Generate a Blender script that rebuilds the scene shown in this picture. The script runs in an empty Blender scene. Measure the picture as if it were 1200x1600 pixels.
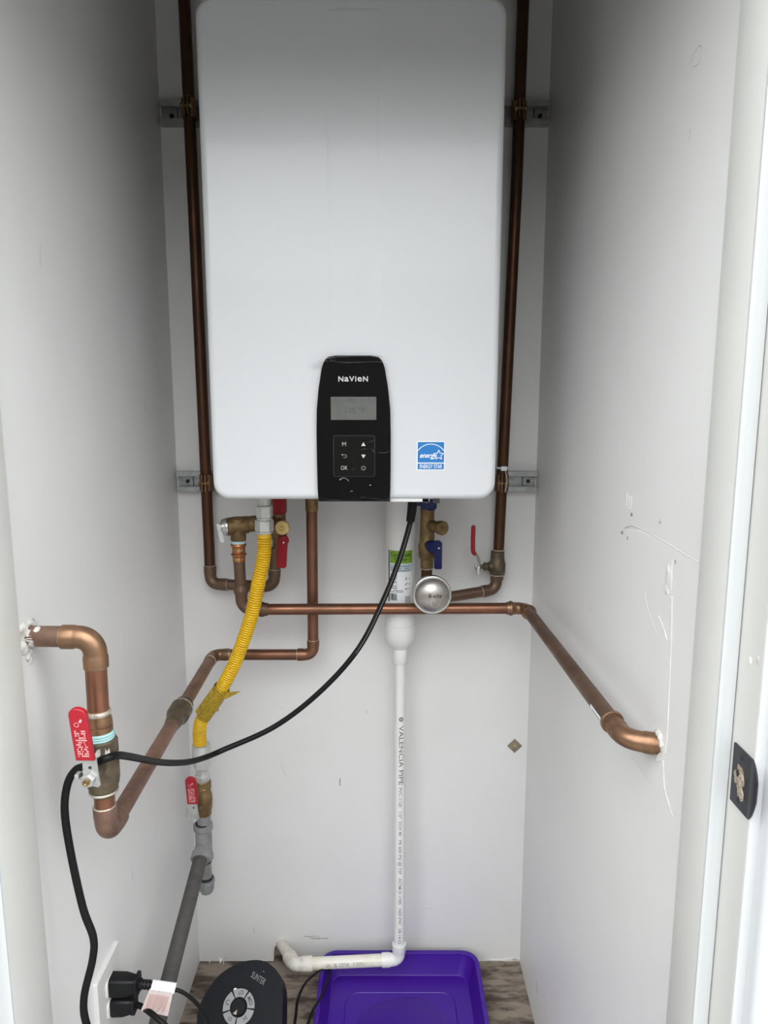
import bpy, bmesh, math, random
from mathutils import Vector, Matrix, noise
random.seed(7)
V = Vector
PI = math.pi
sc = bpy.context.scene
COL = sc.collection

# ------------------------------------------------------------------ camera, sky, exposure
cam_d = bpy.data.cameras.new('camera')
cam = bpy.data.objects.new('camera', cam_d); COL.objects.link(cam)
cam_d.sensor_fit = 'VERTICAL'; cam_d.sensor_height = 36.0
cam_d.lens = 36.0 * 1108.0 / 1600.0
cam_d.clip_start = 0.02
cam.location = (0, 0, 1.30)
cam.rotation_euler = (math.radians(90 - 9.2), 0, 0)
sc.camera = cam

world = bpy.data.worlds.new('overcast'); sc.world = world
world.use_nodes = True
wt = world.node_tree; wbg = wt.nodes['Background']
# overcast sky: three times brighter overhead than at the horizon
w_tc = wt.nodes.new('ShaderNodeTexCoord'); w_sep = wt.nodes.new('ShaderNodeSeparateXYZ'); w_mr = wt.nodes.new('ShaderNodeMapRange')
w_mr.inputs[1].default_value = 0.0; w_mr.inputs[2].default_value = 1.0; w_mr.inputs[3].default_value = 1.0; w_mr.inputs[4].default_value = 3.0
wt.links.new(w_tc.outputs['Generated'], w_sep.inputs[0]); wt.links.new(w_sep.outputs['Z'], w_mr.inputs[0]); wt.links.new(w_mr.outputs[0], wbg.inputs['Strength'])
wbg.inputs['Color'].default_value = (0.96, 0.982, 1.0, 1)

sc.view_settings.view_transform = 'Standard'
sc.view_settings.look = 'None'
sc.view_settings.gamma = 1.0
sc.view_settings.use_curve_mapping = False
sc.view_settings.exposure = 1.42
sc.cycles.use_denoising = True
sc.cycles.max_bounces = 12
sc.cycles.diffuse_bounces = 8

# ------------------------------------------------------------------ materials
def mat(name, c, rough=0.5, metal=0.0, c2=None, scale=20.0, bump=0.0, bscale=60.0, lo=0.4, hi=0.65,
        rough2=None, coat=0.0, spec=None, stretch=None, detail=6.0):
    m = bpy.data.materials.new(name); m.use_nodes = True
    nt = m.node_tree; b = nt.nodes['Principled BSDF']
    b.inputs['Base Color'].default_value = (*c, 1); b.inputs['Roughness'].default_value = rough
    b.inputs['Metallic'].default_value = metal
    b.inputs['Coat Weight'].default_value = coat
    if spec is not None: b.inputs['Specular IOR Level'].default_value = spec
    tc = nt.nodes.new('ShaderNodeTexCoord'); src = tc.outputs['Object']
    if stretch:
        mp = nt.nodes.new('ShaderNodeMapping'); mp.inputs['Scale'].default_value = stretch
        nt.links.new(src, mp.inputs[0]); src = mp.outputs[0]
    if c2 is not None or rough2 is not None:
        n = nt.nodes.new('ShaderNodeTexNoise'); n.inputs['Scale'].default_value = scale; n.inputs['Detail'].default_value = detail
        n.inputs['Roughness'].default_value = 0.6
        nt.links.new(src, n.inputs['Vector'])
        mr = nt.nodes.new('ShaderNodeMapRange'); mr.inputs[1].default_value = lo; mr.inputs[2].default_value = hi
        nt.links.new(n.outputs['Fac'], mr.inputs[0])
        if c2 is not None:
            mx = nt.nodes.new('ShaderNodeMix'); mx.data_type = 'RGBA'
            mx.inputs[6].default_value = (*c, 1); mx.inputs[7].default_value = (*c2, 1)
            nt.links.new(mr.outputs[0], mx.inputs[0]); nt.links.new(mx.outputs[2], b.inputs['Base Color'])
        if rough2 is not None:
            m2 = nt.nodes.new('ShaderNodeMapRange'); m2.inputs[3].default_value = rough; m2.inputs[4].default_value = rough2
            nt.links.new(mr.outputs[0], m2.inputs[0]); nt.links.new(m2.outputs[0], b.inputs['Roughness'])
    if bump > 0:
        n2 = nt.nodes.new('ShaderNodeTexNoise'); n2.inputs['Scale'].default_value = bscale; n2.inputs['Detail'].default_value = 5
        nt.links.new(src, n2.inputs['Vector'])
        bp = nt.nodes.new('ShaderNodeBump'); bp.inputs['Strength'].default_value = bump; bp.inputs['Distance'].default_value = 0.002
        nt.links.new(n2.outputs['Fac'], bp.inputs['Height']); nt.links.new(bp.outputs[0], b.inputs['Normal'])
    return m

M = {}
M['wall'] = mat('painted_wall', (0.715, 0.712, 0.70), 0.42, c2=(0.675, 0.67, 0.657), scale=3.5, bump=0.25, bscale=35, lo=0.35, hi=0.75)
M['jamb'] = mat('jamb_paint', (0.57, 0.57, 0.54), 0.4, c2=(0.535, 0.53, 0.495), scale=6, bump=0.2, bscale=25, lo=0.4, hi=0.8)
M['stopface'] = mat('white_trim_paint', (0.53, 0.545, 0.55), 0.4, bump=0.1, bscale=20)
M['caulk'] = mat('caulk', (0.66, 0.65, 0.61), 0.55, c2=(0.28, 0.24, 0.20), scale=90, bump=0.8, bscale=160, lo=0.5, hi=0.75)
M['spackle'] = mat('spackle', (0.64, 0.64, 0.63), 0.5, bump=0.4, bscale=120)
M['plywood'] = mat('weathered_plywood', (0.24, 0.195, 0.155), 0.8, c2=(0.060, 0.042, 0.032), scale=5, bump=0.7, bscale=16, stretch=(2.2, 7, 2), lo=0.46, hi=0.60, detail=9)
M['concrete'] = mat('concrete', (0.20, 0.20, 0.195), 0.8, c2=(0.25, 0.25, 0.245), scale=8)
M['fencewood'] = mat('fence_wood', (0.09, 0.075, 0.06), 0.8, c2=(0.06, 0.05, 0.04), scale=5)
M['enamel'] = mat('white_enamel', (0.605, 0.62, 0.63), 0.25, coat=0.15)
M['seam'] = mat('grey_steel_plate', (0.62, 0.63, 0.62), 0.4)
M['blackgloss'] = mat('black_gloss', (0.004, 0.004, 0.005), 0.10, spec=0.3)
M['keypad'] = mat('keypad_black', (0.006, 0.006, 0.006), 0.2, spec=0.3)
M['keyedge'] = mat('keypad_edge', (0.03, 0.03, 0.032), 0.25)
M['lcd'] = mat('lcd_grey', (0.125, 0.13, 0.118), 0.3, c2=(0.105, 0.11, 0.10), scale=50)
M['lcdink'] = mat('lcd_ink', (0.075, 0.08, 0.075), 0.35)
M['printwhite'] = mat('white_print', (0.56, 0.56, 0.56), 0.5)
M['redprint'] = mat('pale_red_print', (0.62, 0.36, 0.36), 0.5)
M['printgrey'] = mat('grey_print', (0.33, 0.33, 0.33), 0.5)
M['pipeink'] = mat('pipe_ink', (0.15, 0.15, 0.155), 0.5)
M['printblack'] = mat('black_print', (0.03, 0.03, 0.03), 0.6)
M['starblue'] = mat('sticker_blue', (0.012, 0.165, 0.46), 0.45)
M['sticker'] = mat('sticker_white', (0.82, 0.84, 0.85), 0.4)
M['copper'] = mat('copper', (0.275, 0.125, 0.075), 0.33, 0.85, c2=(0.17, 0.088, 0.056), scale=14, bump=0.1, bscale=60, rough2=0.5, lo=0.35, hi=0.7)
M['copperold'] = mat('copper_dull', (0.20, 0.125, 0.085), 0.42, 0.7, c2=(0.13, 0.082, 0.056), scale=16, bump=0.12, bscale=70, rough2=0.6, lo=0.35, hi=0.7)
M['copperdusty'] = mat('copper_dusty', (0.255, 0.15, 0.108), 0.45, 0.55, c2=(0.13, 0.08, 0.058), scale=22, bump=0.15, bscale=90, rough2=0.6, lo=0.4, hi=0.7)
M['copperdark'] = mat('copper_dark', (0.115, 0.050, 0.028), 0.32, 0.8, c2=(0.075, 0.040, 0.024), scale=9, bump=0.08, bscale=60, rough2=0.5, lo=0.35, hi=0.7)
M['fitting'] = mat('copper_fitting', (0.29, 0.165, 0.095), 0.36, 0.8, c2=(0.19, 0.115, 0.07), scale=30, bump=0.12, bscale=90, rough2=0.5)
M['pressnew'] = mat('press_fitting_copper', (0.55, 0.22, 0.10), 0.28, 0.9, c2=(0.36, 0.14, 0.06), scale=60)
M['solder'] = mat('solder', (0.62, 0.58, 0.50), 0.4, 0.7, c2=(0.45, 0.38, 0.30), scale=120, bump=0.4, bscale=200)
M['brass'] = mat('brass_dull', (0.26, 0.17, 0.075), 0.40, 0.7, c2=(0.16, 0.105, 0.05), scale=40, bump=0.3, bscale=120, rough2=0.55)
M['bronze'] = mat('bronze_old', (0.155, 0.12, 0.075), 0.45, 0.6, c2=(0.075, 0.060, 0.042), scale=50, bump=0.5, bscale=130, rough2=0.6)
M['brassbright'] = mat('brass_bright', (0.62, 0.46, 0.20), 0.35, 0.8, c2=(0.5, 0.36, 0.15), scale=40)
M['chrome'] = mat('chrome', (0.62, 0.62, 0.61), 0.22, 0.95)
M['zinc'] = mat('zinc_plated', (0.60, 0.61, 0.60), 0.35, 0.8, c2=(0.46, 0.46, 0.44), scale=40)
M['nutgrey'] = mat('plated_nut', (0.62, 0.63, 0.60), 0.38, 0.5, c2=(0.54, 0.54, 0.51), scale=50)
M['stainless'] = mat('stainless', (0.52, 0.50, 0.46), 0.33, 0.95, c2=(0.44, 0.42, 0.39), scale=60, rough2=0.4)
M['strut'] = mat('galvanised_strut', (0.46, 0.47, 0.47), 0.42, 0.75, c2=(0.34, 0.35, 0.35), scale=60, bump=0.1, bscale=90)
M['dark'] = mat('hole_shade_black', (0.015, 0.014, 0.013), 0.7)  # near-black: shade of holes and gaps put into colour; also black tabs
M['galvgrey'] = mat('grey_painted_iron', (0.27, 0.275, 0.275), 0.5, 0.25, c2=(0.21, 0.21, 0.205), scale=40, bump=0.2, bscale=120)
M['ironpipe'] = mat('grey_iron_pipe', (0.085, 0.079, 0.073), 0.6, 0.2, c2=(0.055, 0.051, 0.047), scale=45, bump=0.3, bscale=140, lo=0.4, hi=0.7)
M['yellow'] = mat('yellow_coating', (0.72, 0.455, 0.012), 0.36, c2=(0.64, 0.39, 0.010), scale=30)
M['yellowtag'] = mat('yellow_plastic_tag', (0.40, 0.27, 0.015), 0.3, c2=(0.27, 0.175, 0.012), scale=160, lo=0.45, hi=0.6)
M['pvc'] = mat('white_pvc', (0.71, 0.71, 0.69), 0.32)
M['pvcold'] = mat('aged_pvc', (0.70, 0.68, 0.60), 0.4, c2=(0.56, 0.53, 0.42), scale=35, lo=0.45, hi=0.8)
M['pvcdirty'] = mat('dusty_pvc', (0.68, 0.66, 0.60), 0.6, c2=(0.45, 0.42, 0.36), scale=60, lo=0.45, hi=0.8, bump=0.4, bscale=150)
M['green'] = mat('label_green', (0.17, 0.33, 0.02), 0.4)
M['labelblue'] = mat('label_blue', (0.45, 0.62, 0.68), 0.4)
M['redvinyl'] = mat('red_vinyl', (0.32, 0.006, 0.015), 0.38)
M['reddark'] = mat('red_handle', (0.26, 0.006, 0.012), 0.4, spec=0.3)
M['blue'] = mat('navy_handle', (0.006, 0.010, 0.075), 0.4, spec=0.3)
M['rubber'] = mat('black_rubber', (0.0035, 0.0035, 0.004), 0.5, spec=0.22)
M['plugblack'] = mat('black_plug', (0.005, 0.005, 0.006), 0.45, spec=0.3)
M['plate'] = mat('outlet_plastic', (0.64, 0.64, 0.62), 0.35)
M['tag'] = mat('warning_tag', (0.56, 0.45, 0.43), 0.5, c2=(0.62, 0.55, 0.53), scale=40)
M['tagred'] = mat('tag_print', (0.45, 0.22, 0.20), 0.5)
M['heaterblack'] = mat('charcoal_plastic', (0.0048, 0.0058, 0.0075), 0.6, spec=0.16, bump=0.12, bscale=400)
M['dialgrey'] = mat('dial_grey', (0.22, 0.225, 0.225), 0.5)
M['purple'] = mat('purple_plastic', (0.045, 0.006, 0.24), 0.38, bump=0.05, bscale=40, spec=0.35)
M['teal'] = mat('thread_tape', (0.30, 0.49, 0.49), 0.5)
M['strike'] = mat('black_strike', (0.020, 0.021, 0.026), 0.4, 0.3)
M['splinter'] = mat('splintered_wood', (0.36, 0.29, 0.22), 0.8, c2=(0.16, 0.12, 0.09), scale=200)
M['splinterpale'] = mat('pale_splinters', (0.36, 0.31, 0.25), 0.8, c2=(0.2, 0.16, 0.12), scale=300)
M['washer'] = mat('tarnished_washer', (0.33, 0.29, 0.21), 0.45, 0.6, c2=(0.25, 0.22, 0.16), scale=90)
M['scuff'] = mat('scuff', (0.20, 0.19, 0.18), 0.7)
M['scuffpale'] = mat('scuff_pale', (0.47, 0.46, 0.44), 0.7)
M['stuffwood'] = mat('siding_paint', (0.62, 0.62, 0.60), 0.6)
M['soffit'] = mat('bare_rafter_wood', (0.10, 0.085, 0.065), 0.8)
# clear film and water
def clear(name, rough, ior):
    m = bpy.data.materials.new(name); m.use_nodes = True; nt = m.node_tree
    for n in list(nt.nodes): nt.nodes.remove(n)
    out = nt.nodes.new('ShaderNodeOutputMaterial'); mix = nt.nodes.new('ShaderNodeMixShader')
    fr = nt.nodes.new('ShaderNodeFresnel'); fr.inputs[0].default_value = ior
    tr = nt.nodes.new('ShaderNodeBsdfTransparent'); gl = nt.nodes.new('ShaderNodeBsdfGlossy'); gl.inputs['Roughness'].default_value = rough
    nt.links.new(fr.outputs[0], mix.inputs[0]); nt.links.new(tr.outputs[0], mix.inputs[1]); nt.links.new(gl.outputs[0], mix.inputs[2])
    nt.links.new(mix.outputs[0], out.inputs[0]); return m
M['film'] = clear('clear_film', 0.06, 1.18)
M['water'] = clear('water', 0.02, 1.16)
M['wrinkle'] = clear('film_crease', 0.22, 2.4)

# ------------------------------------------------------------------ mesh helpers
def obj(name, bm, m, parent=None, flat=False, sharp=35, wn=False):
    me = bpy.data.meshes.new(name)
    bmesh.ops.recalc_face_normals(bm, faces=bm.faces)
    bm.to_mesh(me); bm.free()
    if not flat:
        for p in me.polygons: p.use_smooth = True
        me.set_sharp_from_angle(angle=math.radians(sharp))
    me.materials.append(M[m] if isinstance(m, str) else m)
    o = bpy.data.objects.new(name, me); COL.objects.link(o)
    if wn:
        w_ = o.modifiers.new('weighted', 'WEIGHTED_NORMAL'); w_.keep_sharp = True; w_.weight = 90
    if parent is not None:
        o.parent = parent
        par = parent
        while par is not None:      # geometry is written in world metres; children undo the offset of their roots
            o.location = V(o.location) - V(par.location); par = par.parent
    return o
def thing(name, label, cat, loc, group=None):
    o = bpy.data.objects.new(name, None); COL.objects.link(o); o.location = loc
    o.empty_display_size = 0.05
    o['label'] = label; o['category'] = cat
    if group: o['group'] = group
    return o
def tag(o, label, cat, group=None):
    o['label'] = label; o['category'] = cat
    if group: o['group'] = group
    return o
def struct(name, bm, m, parent=None, flat=True):
    o = obj(name, bm, m, parent, flat)
    if parent is None: o['kind'] = 'structure'
    return o
def NB(): return bmesh.new()
def basis(d):
    d = V(d).normalized()
    a = V((0, 0, 1)) if abs(d.z) < 0.9 else V((0, 1, 0))
    u = d.cross(a).normalized(); return u, d.cross(u).normalized()
def box(bm, x0, x1, y0, y1, z0, z1, bev=0.0, seg=2, mtx=None):
    r = bmesh.ops.create_cube(bm, size=1.0)
    vs = r['verts']
    for v in vs:
        v.co = V((x0 + (v.co.x + .5) * (x1 - x0), y0 + (v.co.y + .5) * (y1 - y0), z0 + (v.co.z + .5) * (z1 - z0)))
    if bev:
        es = {e for v in vs for e in v.link_edges}
        rr = bmesh.ops.bevel(bm, geom=list(es), offset=bev, segments=seg, affect='EDGES', profile=0.5)
        vs = list({v for f in rr['faces'] for v in f.verts} | {v for v in vs if v.is_valid})
    if mtx is not None:
        for v in vs: v.co = mtx @ v.co
    return bm
def rot_about(p, axis, ang):
    return Matrix.Translation(p) @ Matrix.Rotation(ang, 4, axis) @ Matrix.Translation(-V(p))
def tube(bm, pts, r, seg=20, caps=True, closed=False):
    pts = [V(p) for p in pts]; n = len(pts)
    rs = r if isinstance(r, (list, tuple)) else [r] * n
    t0 = (pts[1] - pts[0]).normalized(); u, w = basis(t0); rings = []
    prev = t0
    for i, p in enumerate(pts):
        if closed: t = (pts[(i + 1) % n] - pts[i - 1]).normalized()
        elif i == 0: t = t0
        elif i == n - 1: t = (pts[-1] - pts[-2]).normalized()
        else: t = ((pts[i + 1] - p).normalized() + (p - pts[i - 1]).normalized()).normalized()
        q = prev.rotation_difference(t); u = q @ u; w = q @ w; prev = t
        rings.append([bm.verts.new(p + (u * math.cos(2 * PI * k / seg) + w * math.sin(2 * PI * k / seg)) * rs[i]) for k in range(seg)])
    m = n if closed else n - 1
    for i in range(m):
        a, b = rings[i], rings[(i + 1) % n]
        for k in range(seg):
            bm.faces.new((a[k], a[(k + 1) % seg], b[(k + 1) % seg], b[k]))
    if caps and not closed:
        bm.faces.new(rings[0][::-1]); bm.faces.new(rings[-1])
    return bm
def lathe(bm, o, axis, prof, seg=28, ph=0.0):
    """prof: (distance along axis, radius) pairs"""
    o = V(o); ax = V(axis).normalized(); u, w = basis(ax); rings = []
    for t, r in prof:
        if r < 1e-6: rings.append([bm.verts.new(o + ax * t)])
        else: rings.append([bm.verts.new(o + ax * t + (u * math.cos(2 * PI * k / seg + ph) + w * math.sin(2 * PI * k / seg + ph)) * r) for k in range(seg)])
    for a, b in zip(rings, rings[1:]):
        for k in range(seg):
            k2 = (k + 1) % seg
            if len(a) == 1 and len(b) == 1: continue
            if len(a) == 1: bm.faces.new((a[0], b[k2], b[k]))
            elif len(b) == 1: bm.faces.new((a[k], a[k2], b[0]))
            else: bm.faces.new((a[k], a[k2], b[k2], b[k]))
    for rr in (rings[0], rings[-1]):
        if len(rr) > 2: bm.faces.new(rr)
    return bm
def ring(bm, o, axis, r, tr, h=None, seg=28):
    h = h or tr * 2
    return lathe(bm, V(o) - V(axis).normalized() * h / 2, axis, [(0, r - tr * .3), (0, r + tr * .5), (h * .25, r + tr), (h * .75, r + tr), (h, r + tr * .5), (h, r - tr * .3)], seg)
def hexnut(bm, o, axis, r, h, ph=0.0):
    c = r * 0.1
    return lathe(bm, o, axis, [(0, r - c), (c, r), (h - c, r), (h, r - c)], 6, ph)
def prism(bm, o, u, w, pts, d0, d1, bev=0.0, seg=2):
    """polygon pts (a,b) in the plane (u,w) at o, extruded along u x w from d0 to d1"""
    o, u, w = V(o), V(u).normalized(), V(w).normalized(); n = u.cross(w)
    a = [bm.verts.new(o + u * p[0] + w * p[1] + n * d0) for p in pts]
    b = [bm.verts.new(o + u * p[0] + w * p[1] + n * d1) for p in pts]
    k = len(pts); fb = bm.faces.new(a[::-1]); ft = bm.faces.new(b)
    for i in range(k): bm.faces.new((a[i], a[(i + 1) % k], b[(i + 1) % k], b[i]))
    if bev: bmesh.ops.bevel(bm, geom=list(ft.edges), offset=bev, segments=seg, affect='EDGES', profile=0.5)
    return bm
def rrect(x0, x1, y0, y1, r, n=6):
    out = []
    for cx, cy, a0 in ((x1 - r, y0 + r, -PI / 2), (x1 - r, y1 - r, 0), (x0 + r, y1 - r, PI / 2), (x0 + r, y0 + r, PI)):
        for i in range(n + 1):
            a = a0 + PI / 2 * i / n; out.append((cx + r * math.cos(a), cy + r * math.sin(a)))
    return out
def catmull(P, n=8):
    P = [V(p) for p in P]; P = [P[0] * 2 - P[1]] + P + [P[-1] * 2 - P[-2]]; out = []
    for i in range(1, len(P) - 2):
        for k in range(n):
            t = k / n; a, b, c, d = P[i - 1:i + 3]
            out.append(0.5 * ((2 * b) + (c - a) * t + (2 * a - 5 * b + 4 * c - d) * t * t + (3 * b - a - 3 * c + d) * t ** 3))
    out.append(P[-2]); return out
def resample(pts, step):
    out = [pts[0]]; acc = 0.0; last = pts[0]
    for p in pts[1:]:
        seg = (p - last).length
        while acc + seg >= step:
            last = last + (p - last) * ((step - acc) / seg); out.append(last.copy()); seg = (p - last).length; acc = 0.0
        acc += seg; last = p
    return out
def text_bm(s, size=0.01, ext=0.0, bold=0.0, sx=1.0, shear=0.0, align='CENTER'):
    cu = bpy.data.curves.new('t', 'FONT'); cu.body = s; cu.size = size; cu.align_x = align; cu.align_y = 'CENTER'
    cu.extrude = ext; cu.offset = bold; cu.shear = shear; cu.resolution_u = 3
    o = bpy.data.objects.new('t', cu); COL.objects.link(o)
    dg = bpy.context.evaluated_depsgraph_get(); me = bpy.data.meshes.new_from_object(o.evaluated_get(dg))
    bm = NB(); bm.from_mesh(me); bpy.data.objects.remove(o); bpy.data.meshes.remove(me)
    for v in bm.verts: v.co.x *= sx
    return bm
def place(bm, o, u, w):
    o, u, w = V(o), V(u).normalized(), V(w).normalized(); n = u.cross(w)
    for v in bm.verts: v.co = o + u * v.co.x + w * v.co.y + n * v.co.z
    return bm
def wrap(bm, o, axis, facing, r, along_x=True):
    """bend flat art onto a cylinder: axis through o; art x along the axis (or round it)"""
    o, ax = V(o), V(axis).normalized(); f = V(facing); f = (f - ax * f.dot(ax)).normalized(); s = f.cross(ax) if along_x else ax.cross(f)
    cs = [v.co.y if along_x else v.co.x for v in bm.verts]; k0, k1 = min(cs), max(cs); stp = r * .22   # cut the flat art so that it can follow the curve
    for i in range(1, int((k1 - k0) / stp) + 1):
        p = k0 + i * stp
        bmesh.ops.bisect_plane(bm, geom=bm.verts[:] + bm.edges[:] + bm.faces[:], plane_co=(0, p, 0) if along_x else (p, 0, 0), plane_no=(0, 1, 0) if along_x else (1, 0, 0))
    for v in bm.verts:
        a, c = (v.co.x, v.co.y) if along_x else (v.co.y, v.co.x)
        th = c / r; v.co = o + ax * a + (f * math.cos(th) + s * math.sin(th)) * (r + v.co.z)
    return bm
def grid_rect(bm, x0, x1, y0, y1, nx=12, ny=2, z=0.0):
    vs = [[bm.verts.new((x0 + (x1 - x0) * i / nx, y0 + (y1 - y0) * j / ny, z)) for j in range(ny + 1)] for i in range(nx + 1)]
    for i in range(nx):
        for j in range(ny): bm.faces.new((vs[i][j], vs[i + 1][j], vs[i + 1][j + 1], vs[i][j + 1]))
    return bm

# pipe work
def pipe(parent, pts, r, m, t0=0.0, t1=0.0, name='pipe', seg=24):
    pts = [V(p) for p in pts]
    pts[0] = pts[0] + (pts[1] - pts[0]).normalized() * t0; pts[-1] = pts[-1] + (pts[-2] - pts[-1]).normalized() * t1
    return obj(name, tube(NB(), pts, r, seg), m, parent)
def elbow(parent, p, d1, d2, r, m='fitting', R=None, cuff=0.014, t=0.0016, bead=False, name='elbow'):
    """fitting at the corner p; d1, d2 point away from the corner along both pipes"""
    p, d1, d2 = V(p), V(d1).normalized(), V(d2).normalized(); R = R or r * 1.5
    ang = PI - d1.angle(d2); back = R * math.tan(ang / 2)
    a, b = p + d1 * back, p + d2 * back
    bis = (d1 + d2).normalized(); cen = p + bis * (R / math.cos(ang / 2))
    nrm = (-d1).cross(d2).normalized()
    pts, rs = [], []
    ra, rb = r + t, r + t * .55
    pts += [a + d1 * cuff, a + d1 * (cuff * .25), a + d1 * (cuff * .12)]; rs += [ra, ra, rb]
    if bead:
        pts = [a + d1 * cuff, a + d1 * cuff * .82, a + d1 * cuff * .66, a + d1 * cuff * .5, a + d1 * cuff * .34, a + d1 * cuff * .12]
        rs = [ra, ra + .0002, ra + .0022, ra + .0022, ra, rb]
    n = 9
    for i in range(n + 1):
        q = Matrix.Rotation(ang * i / n, 3, nrm); pts.append(cen + q @ (a - cen)); rs.append(rb)
    if bead:
        pts += [b + d2 * cuff * f for f in (.12, .34, .5, .66, .82, 1)]; rs += [rb, ra, ra + .0022, ra + .0022, ra + .0002, ra]
    else:
        pts += [b + d2 * (cuff * .12), b + d2 * (cuff * .25), b + d2 * cuff]; rs += [rb, ra, ra]
    o = obj(name, tube(NB(), pts, rs, 28), m, parent, sharp=50)
    return o, a + d1 * cuff, b + d2 * cuff
def solder(parent, p, d, r): return obj('solder_ring', ring(NB(), p, d, r, 0.0011, 0.0022), 'solder', parent)
def bolt(bm, o, axis, r, h):
    return hexnut(bm, o, axis, r, h)

# ------------------------------------------------------------------ the closet
L, R, B = -0.4305, 0.3168, 1.467
CEIL = 2.6
bm = NB(); box(bm, L - .12, R + .12, .80, 1.62, -.03, 0)
struct('floor', bm, 'plywood')
out = [(L - .1, 0.0), (-.2575, 0.0), (-.2570, .020), (-.2555, .034), (-.2505, .042), (-.2410, .0455), (-.2270, .0440), (-.2195, .036), (-.2170, .029), (-.2185, .012), (-.2180, 0.0), (R + .1, 0.0), (R + .1, CEIL), (L - .1, CEIL)]
bm = NB(); prism(bm, (0, B, 0), (1, 0, 0), (0, 0, 1), out, -.014, 0)
wall_back = struct('wall_back', bm, 'wall')
bm = NB(); box(bm, L, R, B + .05, B + .07, 0, CEIL); struct('cavity_dark_sheet', bm, 'dark')  # near-black sheet behind the wall hole, the cavity's darkness given as colour
bm = NB(); box(bm, L - .1, L, .80, B, 0, CEIL); wall_left = struct('wall_left', bm, 'wall')
bm = NB(); box(bm, R, R + .1, .66, B, 0, CEIL); wall_right = struct('wall_right', bm, 'wall')
bm = NB(); box(bm, L - .1, R + .1, .55, B, CEIL, CEIL + .03); struct('ceiling', bm, 'soffit')
# door frame
HEAD = 1.84
bm = NB(); box(bm, L - .1, L, .655, .80, 0, CEIL); struct('trim_1', bm, 'jamb')
bm = NB(); box(bm, R, R + .1, .5655, .66, 0, CEIL); jamb_r = struct('trim_2', bm, 'jamb')
def door_stop(name, x0, x1, y0, y1, face_x0, face_x1):
    s = struct(name, box(NB(), x0, x1, y0, y1, 0, HEAD, .0005), 'jamb', flat=False)
    b = NB(); w = face_x1 - face_x0
    prism(b, (face_x0, y0, 0), (1, 0, 0), (0, 1, 0), [(0, 0), (0, -.003), (w * .3, -.0036), (w * .48, -.0031), (w * .62, -.0036), (w, -.003), (w, 0)], 0.0, HEAD)
    obj('weather_strip', b, 'stopface', s)
    return s
door_stop('trim_3', L, L + .016, .695, .775, L, L + .016)
door_stop('trim_4', R - .0155, R, .606, .661, R - .0155, R - .0012)
bm = NB(); box(bm, L, R, .60, .69, HEAD, CEIL); struct('trim_5', bm, 'jamb')
# outside casing: bullnose board with a flat band behind it, both sides
def casing(name, x, s):
    pr = [(.0004, -.0002), (.0004, -.0010), (.0095, -.0010), (.0098, -.010)] + [(.0098 + .008 * (1 - math.cos(a_)), -.010 - .008 * math.sin(a_)) for a_ in [PI / 2 * i / 6 for i in range(1, 7)]] + [(.075, -.018), (.075, -.0002)]
    y = .5655 if s > 0 else .655
    b = NB(); prism(b, (x, y, 0), (s, 0, 0), (0, 1, 0), pr, 0, s * HEAD + (0 if s > 0 else 0)); return struct(name, b, 'stopface', flat=False)
casing('trim_6', R, 1); casing('trim_7', L, -1)
bm = NB(); box(bm, L - 1.6, L - .05, .66, .74, -.1, 3.03); struct('wall_front_left', bm, 'stuffwood')
bm = NB(); box(bm, R + .05, R + 1.6, .57, .65, -.1, 3.03); struct('wall_front_right', bm, 'stuffwood')
bm = NB(); box(bm, L - .05, R + .05, .57, .60, HEAD, 3.03); struct('wall_front', bm, 'stuffwood')
bm = NB(); box(bm, L - 1.6, R + 1.6, .20, .66, 3.03, 3.10); struct('ceiling_eave', bm, 'soffit')
bm = NB(); box(bm, -9, 9, -9, .80, -.10, -.03); struct('ground', bm, 'concrete')
bm = NB(); box(bm, -9, 9, -4.1, -4.0, -.03, 2.3); struct('wall_opposite', bm, 'fencewood')
bm = NB(); box(bm, -2.0, -1.9, -4.0, .66, -.03, 1.65); struct('side_light_screen', bm, 'fencewood')  # unseen screen added to block sky light from the right wall

# marks and repairs on the walls
def blob(bm, o, u, w, rx, ry, h, n=14, jag=.25, seed=0):
    o, u, w = V(o), V(u).normalized(), V(w).normalized(); nn = u.cross(w); rnd = random.Random(seed)
    js = [1 + rnd.uniform(-jag, jag) for _ in range(n)]
    rings = []
    for f, hh in ((1, 0), (.85, h * .7), (.5, h)):
        rings.append([bm.verts.new(o + u * (rx * f * js[k] * math.cos(2 * PI * k / n)) + w * (ry * f * js[k] * math.sin(2 * PI * k / n)) + nn * hh * rnd.uniform(.7, 1.2)) for k in range(n)])
    for a, b in zip(rings, rings[1:]):
        for k in range(n): bm.faces.new((a[k], a[(k + 1) % n], b[(k + 1) % n], b[k]))
    bm.faces.new(rings[-1]); bm.faces.new(rings[0][::-1]); return bm
def streak(bm, o, u, w, pts, wd, h=.0004, seed=0):
    """thin raised stroke along pts with ragged width"""
    o, u, w = V(o), V(u).normalized(), V(w).normalized(); nn = u.cross(w); rnd = random.Random(seed)
    P = catmull([V((p[0], p[1], 0)) for p in pts], 6); sec = []
    for i, p in enumerate(P):
        t = (P[min(i + 1, len(P) - 1)] - P[max(i - 1, 0)]).normalized(); s = V((-t.y, t.x, 0))
        k = wd * rnd.uniform(.5, 1.25) * (.35 if i in (0, len(P) - 1) else 1)
        q = lambda v, hh: bm.verts.new(o + u * v.x + w * v.y + nn * hh)
        sec.append((q(p - s * k, 0), q(p, h * rnd.uniform(.6, 1.3)), q(p + s * k, 0)))
    for a, b in zip(sec, sec[1:]):
        bm.faces.new((a[0], a[1], b[1], b[0])); bm.faces.new((a[1], a[2], b[2], b[1]))
    return bm
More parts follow.
